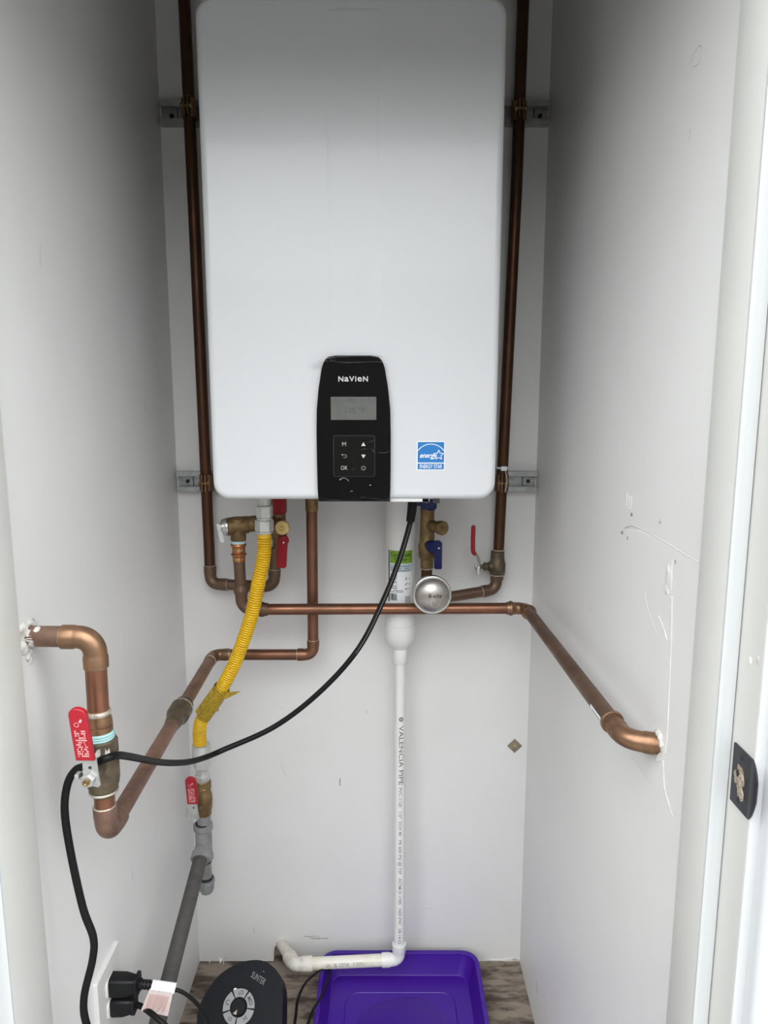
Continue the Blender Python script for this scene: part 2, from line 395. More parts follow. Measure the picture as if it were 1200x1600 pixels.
XU, ZU, YU = V((1, 0, 0)), V((0, 0, 1)), V((0, 1, 0))
# back wall normal towards the viewer is -Y: u = X, w = Z gives u x w = -Y
for i, (pts, wd, m) in enumerate([
        ([(-.0985, .4600), (-.0980, .4560), (-.0990, .4480), (-.0984, .4420)], .0010, 'scuff'),
        ([(-.187, .0655), (-.172, .0640), (-.160, .0655), (-.150, .0645)], .0008, 'scuff'), ([(-.172, .0600), (-.158, .0590), (-.140, .0600), (-.128, .0592)], .0010, 'scuff'),
        ([(-.0385, .6240), (-.0380, .6190), (-.0370, .6140)], .0007, 'scuffpale'), ([(.085, .138), (.100, .1365), (.118, .138)], .0005, 'scuffpale'),
        ([(-.2255, .628), (-.2240, .627)], .0008, 'scuff'), ([(-.23, .497), (-.224, .48), (-.219, .468)], .0006, 'scuffpale'),
        ([(-.30, .088), (-.302, .080), (-.298, .073)], .0008, 'scuffpale'),
        ([(.022, .53), (.0225, .52)], .0005, 'scuffpale')]):
    obj('scuff_mark', streak(NB(), (0, B, 0), XU, ZU, pts, wd, .0003, i), m, wall_back)
# broken, fibrous lower edge of the back panel in the corner
b = NB()
rnd = random.Random(4)
for k in range(3):
    x = -.405 + k * .016 + rnd.uniform(-.004, .004); w_ = rnd.uniform(.004, .011); q = [(x, B - .0006, .010 + rnd.uniform(-.004, .003)), (x + w_, B - .0006, .009 + rnd.uniform(-.004, .003)), (x + w_ * rnd.uniform(.2, .8), B - rnd.uniform(.006, .016), .0012)]
    t_ = [b.verts.new(p) for p in q]; u_ = [b.verts.new(V(p) + V((0, .0006, -.0006))) for p in q]
    b.faces.new(t_); b.faces.new(u_[::-1])
    for i in range(3): b.faces.new((t_[i], t_[(i + 1) % 3], u_[(i + 1) % 3], u_[i]))
obj('torn_edge', b, 'caulk', wall_back)
b = NB(); blob(b, (.30, B, .004), XU, ZU, .03, .004, .003, seed=5); blob(b, (.26, B, .003), XU, ZU, .02, .003, .002, seed=8); obj('torn_edge', b, 'caulk', wall_back)
# right wall: normal towards the closet is -X: u = -Y, w = Z gives u x w = -X
NYU = V((0, -1, 0))
def RW(y, z): return (-y, z)
b = NB(); top_ = [(.912, 1.128), (.86, 1.137), (.773, 1.138), (.6612, 1.134)]; low_ = [(.910, .905), (.86, .885), (.773, .872), (.6612, .858)]
g0 = [b.verts.new((R - .0012, y, z)) for y, z in top_]; g1 = [b.verts.new((R - .0010, y, z)) for y, z in low_]
g2 = [b.verts.new((R + .0005, y, z - .12)) for y, z in low_]; gt = [b.verts.new((R, y, z + .0012)) for y, z in top_]
for p, q in ((gt, g0), (g0, g1), (g1, g2)):
    for k in range(3): b.faces.new((p[k], p[k + 1], q[k + 1], q[k]))
l0, l1 = b.verts.new((R, .9134, 1.128)), b.verts.new((R, .9114, .905)); b.faces.new((g0[0], g1[0], l1, l0)); b.faces.new((g1[0], g2[0], l1)); b.faces.new((gt[0], g0[0], l0))
obj('drywall_patch', b, 'wall', wall_right, sharp=2)
b = NB()
streak(b, (R - .001, 0, 0), NYU, ZU, [RW(.915, 1.131), RW(.892, 1.138), RW(.863, 1.1402), RW(.82, 1.1395), RW(.773, 1.1395), RW(.735, 1.1375), RW(.700, 1.1365), RW(.664, 1.135)], .0009, .0007, 1)
obj('spackle_ridge', b, 'spackle', wall_right)
b = NB(); streak(b, (R - .001, 0, 0), NYU, ZU, [RW(.752, 1.085), RW(.747, 1.05), RW(.744, 1.01), RW(.742, .97), RW(.740, .93), RW(.742, .905)], .0008, .0008, 2)
streak(b, (R - .001, 0, 0), NYU, ZU, [RW(.757, 1.125), RW(.757, 1.11), RW(.755, 1.09)], .0009, .0008, 3)
obj('spackle_ridge', b, 'spackle', wall_right)
b = NB(); streak(b, (R - .001, 0, 0), NYU, ZU, [RW(.746, .895), RW(.742, .880), RW(.738, .867), RW(.726, .857), RW(.712, .848)], .0008, .0008, 4)
streak(b, (R - .001, 0, 0), NYU, ZU, [RW(.85, .8456), RW(.82, .847), RW(.7939, .8466), RW(.765, .852)], .0007, .0005, 6)
obj('spackle_ridge', b, 'spackle', wall_right)
b = NB(); streak(b, (R - .001, 0, 0), NYU, ZU, [RW(.835, 1.075), RW(.82, 1.052), RW(.80, 1.038), RW(.785, 1.03)], .0008, .0004, 7)
streak(b, (R - .001, 0, 0), NYU, ZU, [RW(.785, 1.052), RW(.772, 1.045), RW(.757, 1.033)], .0010, .0008, 9)
obj('spackle_ridge', b, 'spackle', wall_right)
b = NB(); blob(b, (R - .001, .764, 1.101), NYU, ZU, .0085, .0150, .0016, seed=2); obj('spackle_blob', b, 'spackle', wall_right)
b = NB(); blob(b, (R - .001, .767, 1.091), NYU, ZU, .006, .008, .0022, seed=3); obj('spackle_blob', b, 'spackle', wall_right)
for y, z in ((.893, 1.152), (.925, 1.1225), (.902, 1.1195), (.7496, 1.1238), (.80, 1.160)):
    obj('screw_head', lathe(NB(), (R - .0005, y, z), (-1, 0, 0), [(0, .0023), (.0008, .0023), (.0010, .0016), (.0006, .0010), (.0006, 0)], 12), 'scuff' if z < 1.155 else 'scuffpale', wall_right)
for i, (y, z) in enumerate(((.915, 1.168), (.898, 1.166), (.906, 1.165))):
    obj('paint_drip', streak(NB(), (R, 0, 0), NYU, ZU, [RW(y, z + .010), RW(y, z), RW(y + .001, z - .008)], .0007, .0006, 20 + i), 'spackle', wall_right)
for i, (pts, m) in enumerate([([(.80, 1.640), (.785, 1.648), (.772, 1.645), (.775, 1.632), (.792, 1.634)], 'scuffpale'), ([(.79, 1.575), (.786, 1.568), (.79, 1.562)], 'scuffpale'),
                              ([(1.300, .102), (1.294, .098), (1.288, .088), (1.290, .082)], 'scuff'), ([(.9117, 1.118), (.9108, 1.02), (.9103, .907)], 'scuffpale'), ([(1.05, .985), (1.045, .975)], 'scuffpale'), ([(.905, 1.055), (.90, 1.045)], 'spackle'),
                              ([(.865, .985), (.858, .972)], 'spackle'), ([(1.11, .905), (1.09, .892)], 'scuffpale')]):
    obj('scuff_mark', streak(NB(), (R, 0, 0), NYU, ZU, [RW(*p) for p in pts], .0006, .0003, 40 + i), m, wall_right)
# left wall: normal into the closet is +X: u = Y, w = Z
for i, (pts, m) in enumerate([([(.84, 1.60), (.842, 1.592)], 'scuffpale'), ([(.93, 1.49), (.928, 1.475), (.925, 1.46)], 'scuffpale'), ([(1.29, 1.30), (1.293, 1.27)], 'scuffpale'),
                              ([(1.40, 1.283), (1.402, 1.279)], 'scuffpale'), ([(1.10, .50), (1.098, .485)], 'scuffpale')]):
    obj('scuff_mark', streak(NB(), (L, 0, 0), YU, ZU, pts, .0010, .0004, 60 + i), m, wall_left)
for i, (y, z) in enumerate(((.585, 1.075), (.572, 1.079))):
    obj('paint_chip', blob(NB(), (R, y, z), NYU, ZU, .0022, .0042, .0008, 9, .4, 70 + i), 'scuffpale' if i else 'spackle', jamb_r)

# ------------------------------------------------------------------ strut rails and pipe clamps
def strut(z, label):
    t = thing('strut_rail', label, 'rail', (0, B - .0005, z))
    h, d, k = .0205, .0205, .0025
    prof = [(-h, 0), (-h, d), (-h + .0095, d), (-h + .0095, d - .006), (-h + .007, d - .006), (-h + .007, d - k), (-h + k, d - k), (-h + k, k),
            (h - k, k), (h - k, d - k), (h - .007, d - k), (h - .007, d - .006), (h - .0095, d - .006), (h - .0095, d), (h, d), (h, 0)]
    b = NB(); prism(b, (-.4265, B - .0005, z), (0, 0, 1), (0, -1, 0), prof, 0, .7405); obj('channel', b, 'strut', t, flat=True)
    for x in (-.407, .299):
        obj('screw', hexnut(NB(), (x, B - .003, z - .001), (0, -1, 0), .0042, .004), 'dark', t)  # near-black heads stand in for the shaded holes of the channel
    for x in (-.3955, .287):
        obj('slot', prism(NB(), (x, B - .003, z), (1, 0, 0), (0, 0, 1), rrect(-.0008, .0008, -.012, .012, .0007, 2), 0, .0006), 'dark', t)  # flat dark bars, the shade inside the slots painted on
    return t
strut(1.833, 'upper galvanised strut rail on the back wall, in the dark beside the heater top')
strut(1.129, 'lower galvanised strut rail on the back wall, level with the heater bottom')
def clamp(x, z, side, label, tilt=0):
    y = 1.4335; t = thing('pipe_clamp', label, 'clamp', (x, y, z), 'bronze clamps on the strut rails')
    r = .0118; hh = .0165
    for s in (-1, 1):
        pts = []
        for i in range(13):
            a = PI / 2 - s * (PI * .04 + PI * .90 * i / 12); pts.append((x + r * math.cos(a), y + r * math.sin(a)))
        path = [(x + s * .0022, B - .010)] + [(x + s * .004, y + r * 1.1)] + [p for p in pts if True][1:] + [(x + s * .0042, y - r - .012)]
        b = NB(); th = .0022; n = len(path); ins, ous = [], []
        for i, p in enumerate(path):
            q0, q1 = V((*path[max(i - 1, 0)], 0)), V((*path[min(i + 1, n - 1)], 0)); tt = (q1 - q0).normalized(); nr = V((tt.y, -tt.x, 0)) * s
            if (V((*p, 0)) + nr * th - V((x, y, 0))).length < r and 1 < i < n - 1: nr = -nr
            ins.append(V((*p, 0))); ous.append(V((*p, 0)) + nr * th)
        rows = []
        for zz in (z - hh, z + hh): rows.append(([b.verts.new((p.x, p.y, zz)) for p in ins], [b.verts.new((p.x, p.y, zz)) for p in ous]))
        for i in range(n - 1):
            (i0, o0), (i1, o1) = rows
            b.faces.new((i0[i], i0[i + 1], i1[i + 1], i1[i])); b.faces.new((o0[i], o0[i + 1], o1[i + 1], o1[i]))
            b.faces.new((i0[i], i0[i + 1], o0[i + 1], o0[i])); b.faces.new((i1[i], i1[i + 1], o1[i + 1], o1[i]))
        for i in (0, n - 1): b.faces.new((rows[0][0][i], rows[0][1][i], rows[1][1][i], rows[1][0][i]))
        obj('strap_half', b, 'fitting', t)
    b = NB(); yb = y - r - .007
    tube(b, [(x - .012, yb, z), (x + .012, yb, z)], .0026, 10); bolt(b, (x - side * .0065, yb, z), (-side, 0, 0), .0058, .005); bolt(b, (x + side * .0062, yb, z), (side, 0, 0), .0048, .004)
    obj('bolt', b, 'brass', t)
    return t
clamp(-.3655, 1.833, -1, 'bronze pipe clamp on the upper rail at the heater\'s left side')
clamp(.2535, 1.828, 1, 'bronze pipe clamp on the upper rail at the heater\'s right side')
clamp(-.3610, 1.129, -1, 'bronze pipe clamp on the lower rail at the heater\'s left side')
clamp(.2395, 1.129, 1, 'bronze pipe clamp on the lower rail at the heater\'s right side, under a cable tie')
t = thing('cable_tie', 'small white cable tie on the right riser just above its lower clamp', 'cable tie', (.2395, 1.42, 1.155))
obj('tie_head', box(NB(), .2345, .2465, 1.413, 1.419, 1.1545, 1.163, .001), 'sticker', t)
obj('tie_band', ring(NB(), (.2398, 1.433, 1.159), (0, 0, 1), .0118, .0008, .0035), 'sticker', t)
obj('tie_tail', tube(NB(), catmull([(.243, 1.4125, 1.155), (.2445, 1.404, 1.14), (.2435, 1.402, 1.125), (.242, 1.404, 1.113)], 6), .0006, 6), 'sticker', t)

# ------------------------------------------------------------------ water heater
HX0, HX1, HZ0, HZ1, HF, HBK = -.2700, .1760, 1.1400, 1.8640, 1.107, 1.430
wh = thing('water_heater', 'big white wall-hung tankless water heater with black control panel', 'water heater', (-.047, HBK, HZ0))
b = NB(); loops = []
for ins, y in [(0, HBK), (0, HF + .011)] + [(.011 * (1 - math.cos(a_)), HF + .011 - .011 * math.sin(a_)) for a_ in [PI / 2 * i / 6 for i in range(1, 7)]]:
    loops.append([b.verts.new((x, y, z)) for x, z in rrect(HX0 + ins, HX1 - ins, HZ0 + ins, HZ1 - ins, .027 - ins, 10)])
for p, q in zip(loops, loops[1:]):
    n = len(p)
    for k in range(n): b.faces.new((p[k], p[(k + 1) % n], q[(k + 1) % n], q[k]))
b.faces.new(loops[0]); b.faces.new(loops[-1]); obj('casing', b, 'enamel', wh, sharp=60, wn=True)
# raised centre band of the front cover
b = NB(); zs = [HZ1 - .022, 1.60, 1.45, 1.362]; xl = [-.0797, -.0811, -.0806, -.0795]; xr = [-.0091, -.0094, -.0060, -.0010]
secs = []
for z, a, c in zip(zs, xl, xr):
    secs.append([b.verts.new(p) for p in ((a - .004, HF + .0003, z), (a, HF - .0007, z), (a + .02, HF - .0009, z), (c - .02, HF - .0009, z), (c, HF - .0007, z), (c + .004, HF + .0003, z))])
for p, q in zip(secs, secs[1:]):
    for i in range(5): b.faces.new((p[i], p[i + 1], q[i + 1], q[i]))
b.faces.new(secs[0]); b.faces.new(secs[-1][::-1])
obj('centre_band', b, 'enamel', wh, sharp=60)
b = NB(); box(b, .010, .072, 1.112, 1.20, HZ0 - .004, HZ0 + .001, .001); box(b, -.235, .14, 1.22, 1.41, HZ0 - .002, HZ0 + .001)
obj('bottom_plate', b, 'seam', wh)
b = NB()
for x in (.066, .083): box(b, x - .005, x + .005, 1.112, 1.122, HZ0 - .006, HZ0 + .001)
obj('bracket_tab', b, 'dark', wh)
# control panel
PF = 1.0985
pts = [(-.1030, 1.1385), (.0092, 1.1385)] + [(.0100, 1.16), (.0104, 1.20), (.0104, 1.245), (.0096, 1.281), (.0060, 1.315), (.0016, 1.343), (-.0015, 1.3515), (-.0045, 1.3570), (-.0090, 1.3605), (-.0200, 1.3625)]
ptsm = [(-.0468 * 2 - x, z) for x, z in pts[1:]][::-1]
outl = [p for p in pts[1:]] + [p for p in ptsm]
b = NB(); prism(b, (0, HF + .002, 0), (1, 0, 0), (0, 0, 1), outl, 0, HF + .002 - PF, .0018, 3)
cp = obj('control_panel', b, 'blackgloss', wh, sharp=50, wn=True)
def on_panel(name, bm_, m, x, z, d=.0002): return obj(name, place(bm_, (x, PF - d, z), (1, 0, 0), (0, 0, 1)), m, cp, flat=True)
# maker's lettering: caps of one height, as on the panel
def logo(bm_all, s, x, size, sx): 
    t_ = text_bm(s, size, .0001, .00022, sx)
    xs = [v.co.x for v in t_.verts]; ys = [v.co.y for v in t_.verts]
    for v in t_.verts: v.co.x += x - (min(xs) + max(xs)) / 2; v.co.y += .0 - min(ys)
    me = bpy.data.meshes.new('t'); t_.to_mesh(me); t_.free(); bm_all.from_mesh(me); bpy.data.meshes.remove(me)
lb = NB(); cap = .0100
for s, x, size, sx in (('N', -.0187, .0108, 1.05), ('a', -.0101, .0134, 1.18), ('V', -.0021, .0108, 1.08), ('I', .0040, .0108, 1.0), ('e', .0099, .0134, 1.15), ('N', .0187, .0108, 1.05)): logo(lb, s, x, size, sx)
on_panel('lettering', lb, 'printwhite', -.0470, 1.3235)
b = NB(); prism(b, (0, PF, 0), (1, 0, 0), (0, 0, 1), rrect(-.0815, -.0118, 1.2655, 1.3005, .0008, 2), -.001, .0003)
obj('screen', b, 'lcd', cp, flat=True)
on_panel('lcd_text', text_bm('125', .0125, .0001, .0001, .95), 'lcdink', -.0520, 1.2795, .0004)
on_panel('lcd_text', text_bm('\u00b0F', .0125, .0001, .0001, .95), 'lcdink', -.0340, 1.2795, .0004)
b = NB(); prism(b, (0, PF - .0004, 0), (1, 0, 0), (0, 0, 1), [(-.0790, 1.2935), (-.0145, 1.2935), (-.0145, 1.2940), (-.0790, 1.2940)], 0, .0001)
for x in (-.074, -.055, -.050, -.045, -.035, -.029, -.022): prism(b, (0, PF - .0004, 0), (1, 0, 0), (0, 0, 1), [(x - .0017, 1.2955), (x + .0017, 1.2955), (x + .0017, 1.2975), (x - .0017, 1.2975)], 0, .0001)
obj('lcd_text', b, 'lcdink', cp, flat=True)
b = NB(); ro = rrect(-.0785, -.0138, 1.1775, 1.2420, .004, 5); ri = rrect(-.0775, -.0148, 1.1785, 1.2410, .0034, 5)
va = [b.verts.new((x, PF - .0003, z)) for x, z in ro]; vb = [b.verts.new((x, PF - .0010, z)) for x, z in ri]
for i in range(len(va)): b.faces.new((va[i], va[(i + 1) % len(va)], vb[(i + 1) % len(va)], vb[i]))
obj('keypad_rim', b, 'keyedge', cp)
b = NB(); prism(b, (0, PF, 0), (1, 0, 0), (0, 0, 1), ri, 0, .0008); obj('keypad', b, 'keypad', cp, flat=True)
on_panel('key_symbol', text_bm('M', .0090, .0001, .00005, 1.0), 'printgrey', -.0616, 1.2282, .001)
on_panel('key_symbol', text_bm('OK', .0090, .0001, .00005, .82), 'printgrey', -.0618, 1.1914, .001)
for s, z in ((1, 1.2282), (-1, 1.2095)):
    b = NB(); prism(b, (0, 0, 0), (1, 0, 0), (0, 1, 0), [(-.0033, -.0026 * s), (.0033, -.0026 * s), (0, .0030 * s)][::s], 0, .0001); on_panel('key_symbol', b, 'printwhite', -.0318, z, .001)
def flat_arc(b, cx, cy, r, w, a0, a1, n=18):
    pr = None
    for i in range(n + 1):
        a = a0 + (a1 - a0) * i / n; q = (b.verts.new((cx + (r - w) * math.cos(a), cy + (r - w) * math.sin(a), 0)), b.verts.new((cx + (r + w) * math.cos(a), cy + (r + w) * math.sin(a), 0)))
        if pr: b.faces.new((pr[0], pr[1], q[1], q[0]))
        pr = q
    return b
def flat_bar(b, x0, y0, x1, y1, w):
    d = V((x1 - x0, y1 - y0, 0)).normalized(); s = V((-d.y, d.x, 0)) * w; p, q = V((x0, y0, 0)), V((x1, y1, 0))
    b.faces.new([b.verts.new(v) for v in (p - s, q - s, q + s, p + s)]); return b
b = flat_arc(NB(), 0, 0, .0030, .00035, PI * .68, PI * 2.32); flat_bar(b, 0, .0006, 0, .0038, .00035); on_panel('key_symbol', b, 'printgrey', -.0319, 1.1914, .001)
b = flat_arc(NB(), .0015, -.0002, .0022, .0003, -PI / 2, PI / 2); flat_bar(b, -.0042, .0020, .0016, .0020, .0003); flat_bar(b, -.0015, -.0024, .0016, -.0024, .0003)
flat_bar(b, -.0042, .0020, -.0025, .0036, .0003); flat_bar(b, -.0042, .0020, -.0025, .0004, .0003); on_panel('key_symbol', b, 'printgrey', -.0615, 1.2100, .001)
b = NB(); flat_bar(b, -.002, 0, .002, 0, .0003); flat_bar(b, 0, -.0006, 0, .0006, .0005); on_panel('status_light', b, 'printgrey', -.0505, 1.1550)
b = NB(); flat_bar(b, -.0012, 0, .0012, 0, .0006); on_panel('status_light', b, 'printgrey', -.0215, 1.1645)
# loose clear film still stuck over the panel
b = NB(); nx, nz = 40, 70; gx0, gx1, gz0, gz1 = -.1115, .0085, 1.1420, 1.3545; g = []
for j in range(nz + 1):
    row = []
    for i in range(nx + 1):
        x = gx0 + (gx1 - gx0) * i / nx; z = gz0 + (gz1 - gz0) * j / nz
        n1 = noise.noise(V((x * 45, z * 30, 3.1))); n2 = noise.noise(V((x * 130, z * 130, 7)))
        k = n1 * .0004
        if x < -.104: k -= 0
        row.append(b.verts.new((x, PF - .0016 - k, z + (n2 * .002 if j == nz else 0))))
    g.append(row)
for j in range(nz):
    for i in range(nx): b.faces.new((g[j][i], g[j][i + 1], g[j + 1][i + 1], g[j + 1][i]))
obj('clear_film', b, 'film', cp, sharp=80)
wr = NB(); rnd = random.Random(8)
def wrinkle(pts, wd=.0005, h=.0009, seed=0): streak(wr, (0, PF - .0019, 0), XU, ZU, pts, wd, h, seed)
wrinkle([(-.1110, 1.3500), (-.1000, 1.3525), (-.0850, 1.3540), (-.0600, 1.3520), (-.0350, 1.3525), (-.0120, 1.3530), (-.0020, 1.3520), (.0060, 1.3495)], .0008, .0014, 1)
wrinkle([(-.0940, 1.3545), (-.0850, 1.3575), (-.0760, 1.3590), (-.0740, 1.3560), (-.0830, 1.3555)], .0009, .0016, 2); wrinkle([(-.0800, 1.3560), (-.0700, 1.3600), (-.0500, 1.3590)], .0004, .001, 3)
wrinkle([(-.1105, 1.3480), (-.1030, 1.3500), (-.0960, 1.3560)], .0008, .0014, 4)
wrinkle([(-.0400, 1.2330), (-.0250, 1.2310), (-.0150, 1.2345)], .0003, .0006, 6)
wrinkle([(-.0350, 1.2200), (-.0200, 1.2215), (-.0140, 1.2160), (.0020, 1.2150), (.0100, 1.2190)], .0006, .001, 7); wrinkle([(-.0480, 1.2060), (-.0460, 1.2090), (-.0450, 1.2110)], .0004, .0008, 8)
wrinkle([(-.0540, 1.1890), (-.0480, 1.1890), (-.0450, 1.1940)], .0004, .0008, 9); wrinkle([(-.0700, 1.1720), (-.0640, 1.1760), (-.0570, 1.1735), (-.0550, 1.1700)], .0007, .0012, 10)
wrinkle([(-.0380, 1.1460), (-.0200, 1.1440), (.0020, 1.1415), (.0095, 1.1440)], .0004, .0008, 11); wrinkle([(-.1000, 1.1430), (-.0700, 1.1410), (-.0400, 1.1425)], .0003, .0006, 12)
obj('film_wrinkle', wr, 'wrinkle', cp)
# energy sticker
sx0, sx1, sz0, sz1 = .0514, .0949, 1.1872, 1.2322; cx = (sx0 + sx1) / 2
b = NB(); prism(b, (0, HF, 0), (1, 0, 0), (0, 0, 1), [(sx0, sz0), (sx1, sz0), (sx1, sz1), (sx0, sz1)], -.0004, .0002); lab = obj('energy_sticker', b, 'sticker', wh, flat=True)
lab['label'] = 'blue energy sticker'
def on_lab(name, bm_, m, x, z, d=.0005): return obj(name, place(bm_, (x, HF - d, z), (1, 0, 0), (0, 0, 1)), m, lab, flat=True)
b = NB(); e = .0011
prism(b, (0, HF - .0002, 0), (1, 0, 0), (0, 0, 1), [(sx0 + e, 1.1990), (sx1 - e, 1.1990), (sx1 - e, sz1 - e), (sx0 + e, sz1 - e)], 0, .0001)
prism(b, (0, HF - .0002, 0), (1, 0, 0), (0, 0, 1), [(sx0 + e, sz0 + e), (sx1 - e, sz0 + e), (sx1 - e, 1.1974), (sx0 + e, 1.1974)], 0, .0001); obj('blue_field', b, 'starblue', lab, flat=True)
b = flat_arc(NB(), 0, -.0225, .0252, .0005, PI * .1950 + .02, PI * .805 - .02, 24); on_lab('arc', b, 'sticker', cx, 1.2252)
b = NB(); P = []
for k in range(10):
    rr = .0082 if k % 2 == 0 else .0036; a = PI / 2 + k * PI / 5; P.append((rr * math.cos(a), rr * math.sin(a)))
for k in range(10):
    if k == 2: continue
    flat_bar(b, *P[k], *P[(k + 1) % 10], .00048)
flat_bar(b, *P[2], P[2][0] - .0005, P[2][1], .00048); flat_bar(b, *P[2], P[3][0] - .002, P[3][1] + .0012, .00045); on_lab('star', b, 'sticker', cx + .0122, 1.2108)
on_lab('lettering', text_bm('energy', .0110, .00005, .00016, .86, .35), 'sticker', cx - .0050, 1.2100)
on_lab('lettering', text_bm('ENERGY STAR', .0084, .00005, .00006, .66), 'sticker', cx, 1.1927)

# ------------------------------------------------------------------ copper pipe runs
r = .0111
run = thing('copper_pipe', 'dark copper riser along the heater\'s left edge, turning right at its foot', 'pipe', (-.3605, 1.433, .9165))
A = V((-.3605, 1.433, .9165)); C1 = V((-.2285, 1.402, .9190))
pipe(run, [(-.3690, 1.433, CEIL), A], r, 'copperdark', 0, .020); d12 = (C1 - A)
_, p1, p2 = elbow(run, A, (-.004, 0, 1), d12, r, 'copperold', cuff=.022); solder(run, p1, (0, 0, 1), r); solder(run, p2, d12, r)
pipe(run, [A, C1], r, 'copperold', .020, .020)
C1b = V((-.2140, 1.402, 1.00)); _, p1, p2 = elbow(run, C1 + V((.004, 0, 0)), -d12, (.07, 0, 1), r, 'copperold', R=.02, cuff=.018); solder(run, p2, (0.05, 0, 1), r)
pipe(run, [C1 + V((.004, 0, 0)), C1 + V((.0105, 0, .081))], r, 'copperold', .022, 0)

run = thing('copper_pipe', 'dark copper riser along the heater\'s right edge, above the old ball valve', 'pipe', (.2365, 1.433, .99))
pipe(run, [(.2600, 1.433, CEIL), (.2525, 1.433, 1.70), (.2365, 1.433, .985)], r, 'copperdark'); solder(run, (.2368, 1.433, .9885), (0, 0, 1), r)
run = thing('copper_pipe', 'short dull copper line running left from the old ball valve behind the steel dome', 'pipe', (.2335, 1.433, .905))
A = V((.2335, 1.433, .905)); C2 = V((.0858, 1.388, .893)); d12 = C2 - A
pipe(run, [(.2335, 1.433, .930), A], r, 'copperold', 0, .018); _, p1, p2 = elbow(run, A, (0, 0, 1), d12, r, 'copperold', R=.018, cuff=.016); solder(run, p2, d12, r)
pipe(run, [A, C2], r, 'copperold', .018, .018); _, p1, p2 = elbow(run, C2, -d12, (0, 0, 1), r, 'copperold', R=.016, cuff=.015)
pipe(run, [C2, (.0858, 1.388, .965)], r, 'copperdark', .018, 0); solder(run, (.0858, 1.388, .9605), (0, 0, 1), r)

# relief line: down, long horizontal, diagonal to the right wall
run = thing('copper_pipe', 'reddish copper line crossing the closet below the heater and slanting into the right wall', 'pipe', (-.2838, 1.36, .885))
E1 = V((-.2825, 1.36, .8835)); E2 = V((.2815, 1.36, .8860)); E3 = V((.2815, .775, .906)); E4 = V((R + .02, .762, .9045))
pipe(run, [(-.2848, 1.36, 1.005), E1], r, 'copperold', 0, .022); _, p1, p2 = elbow(run, E1, (-.002, 0, 1), E2 - E1, r, 'copperold', R=.022, cuff=.030, bead=True)
pipe(run, [E1, E2], r, 'copper', .022, .020); elbow(run, E2, E1 - E2, E3 - E2, r, 'fitting', R=.018, cuff=.020, bead=True)
pipe(run, [E2, E3], r, 'copperold', .020, .018); elbow(run, E3, E2 - E3, (1, -.30, -.03), r, 'fitting', R=.024, cuff=.014, bead=False)
obj('collar', ring(NB(), E3 + (E2 - E3).normalized() * .047, E2 - E3, r + .0012, .0022, .006), 'fitting', run)
pipe(run, [E3, E3 + V((.065, -.0195, -.0020))], r * 1.04, 'fitting', .018, 0)
# sticker on the slanting pipe
b = grid_rect(NB(), -.022, .022, -.008, .008, 2, 6); M_ = (E3 + (E2 - E3) * .135)
wrap(b, M_, E2 - E3, (-.6, -.75, -.35), r + .0004); obj('paper_sticker', b, 'sticker', run)
b = grid_rect(NB(), -.020, .020, .0058, .0078, 2, 2); wrap(b, M_, E2 - E3, (-.6, -.75, -.35), r + .0006); obj('sticker_print', b, 'reddark', run)
b = NB()
for k in range(5): grid_rect(b, -.017 + k * .007, -.013 + k * .007, -.005, .002, 1, 2)
wrap(b, M_, E2 - E3, (-.6, -.75, -.35), r + .0006); obj('sticker_print', b, 'printgrey', run)

# supply line under the heater: down, left, along the left wall to the near elbow
run = thing('copper_pipe', 'copper line from the heater underside, bending left then running along the left wall', 'pipe', (-.1458, 1.392, .78))
F0 = V((-.1435, 1.392, 1.1400)); F1 = V((-.1455, 1.392, .7775)); F2 = V((-.3500, 1.392, .7775)); F3 = V((-.3485, .815, .7570))
pipe(run, [F0, F1], r, 'copper', 0, .018); obj('female_adapter', lathe(NB(), F0, (0, 0, -1), [(0, .0128), (.060, .0128), (.063, .0118), (.064, .0112)]), 'brass', run)
_, p1, p2 = elbow(run, F1, F0 - F1, F2 - F1, r, 'copper', R=.017, cuff=.015); solder(run, p1, (0, 0, 1), r); solder(run, p2, (1, 0, 0), r)
pipe(run, [F1, F2], r, 'copper', .018, .018); _, p1, p2 = elbow(run, F2, F1 - F2, F3 - F2, r, 'fitting', R=.017, cuff=.016); solder(run, p1, (1, 0, 0), r); solder(run, p2, (0, 1, 0), r)
pipe(run, [F2, F3], r * 1.03, 'copperdusty', .018, .022)
dd = (F3 - F2).normalized(); U0 = F2 + dd * .213
obj('union', lathe(NB(), U0, dd, [(0, .0125), (.006, .0135), (.010, .0165), (.022, .0165), (.026, .0192), (.050, .0192), (.056, .0165), (.062, .0150), (.072, .0140), (.084, .0125)], 14), 'bronze', run)
obj('solder_ring', ring(NB(), U0 + dd * .024, dd, .0185, .0010, .003), 'solder', run)
_, p1, p2 = elbow(run, F3, F2 - F3, (0, 0, 1), .0126, 'copperdusty', R=.021, cuff=.018); solder(run, p1, (0, 1, 0), .0126); solder(run, p2, (0, 0, 1), .0128)
pipe(run, [F3, (-.3480, .815, .8190)], .0125, 'copper', .022, 0)
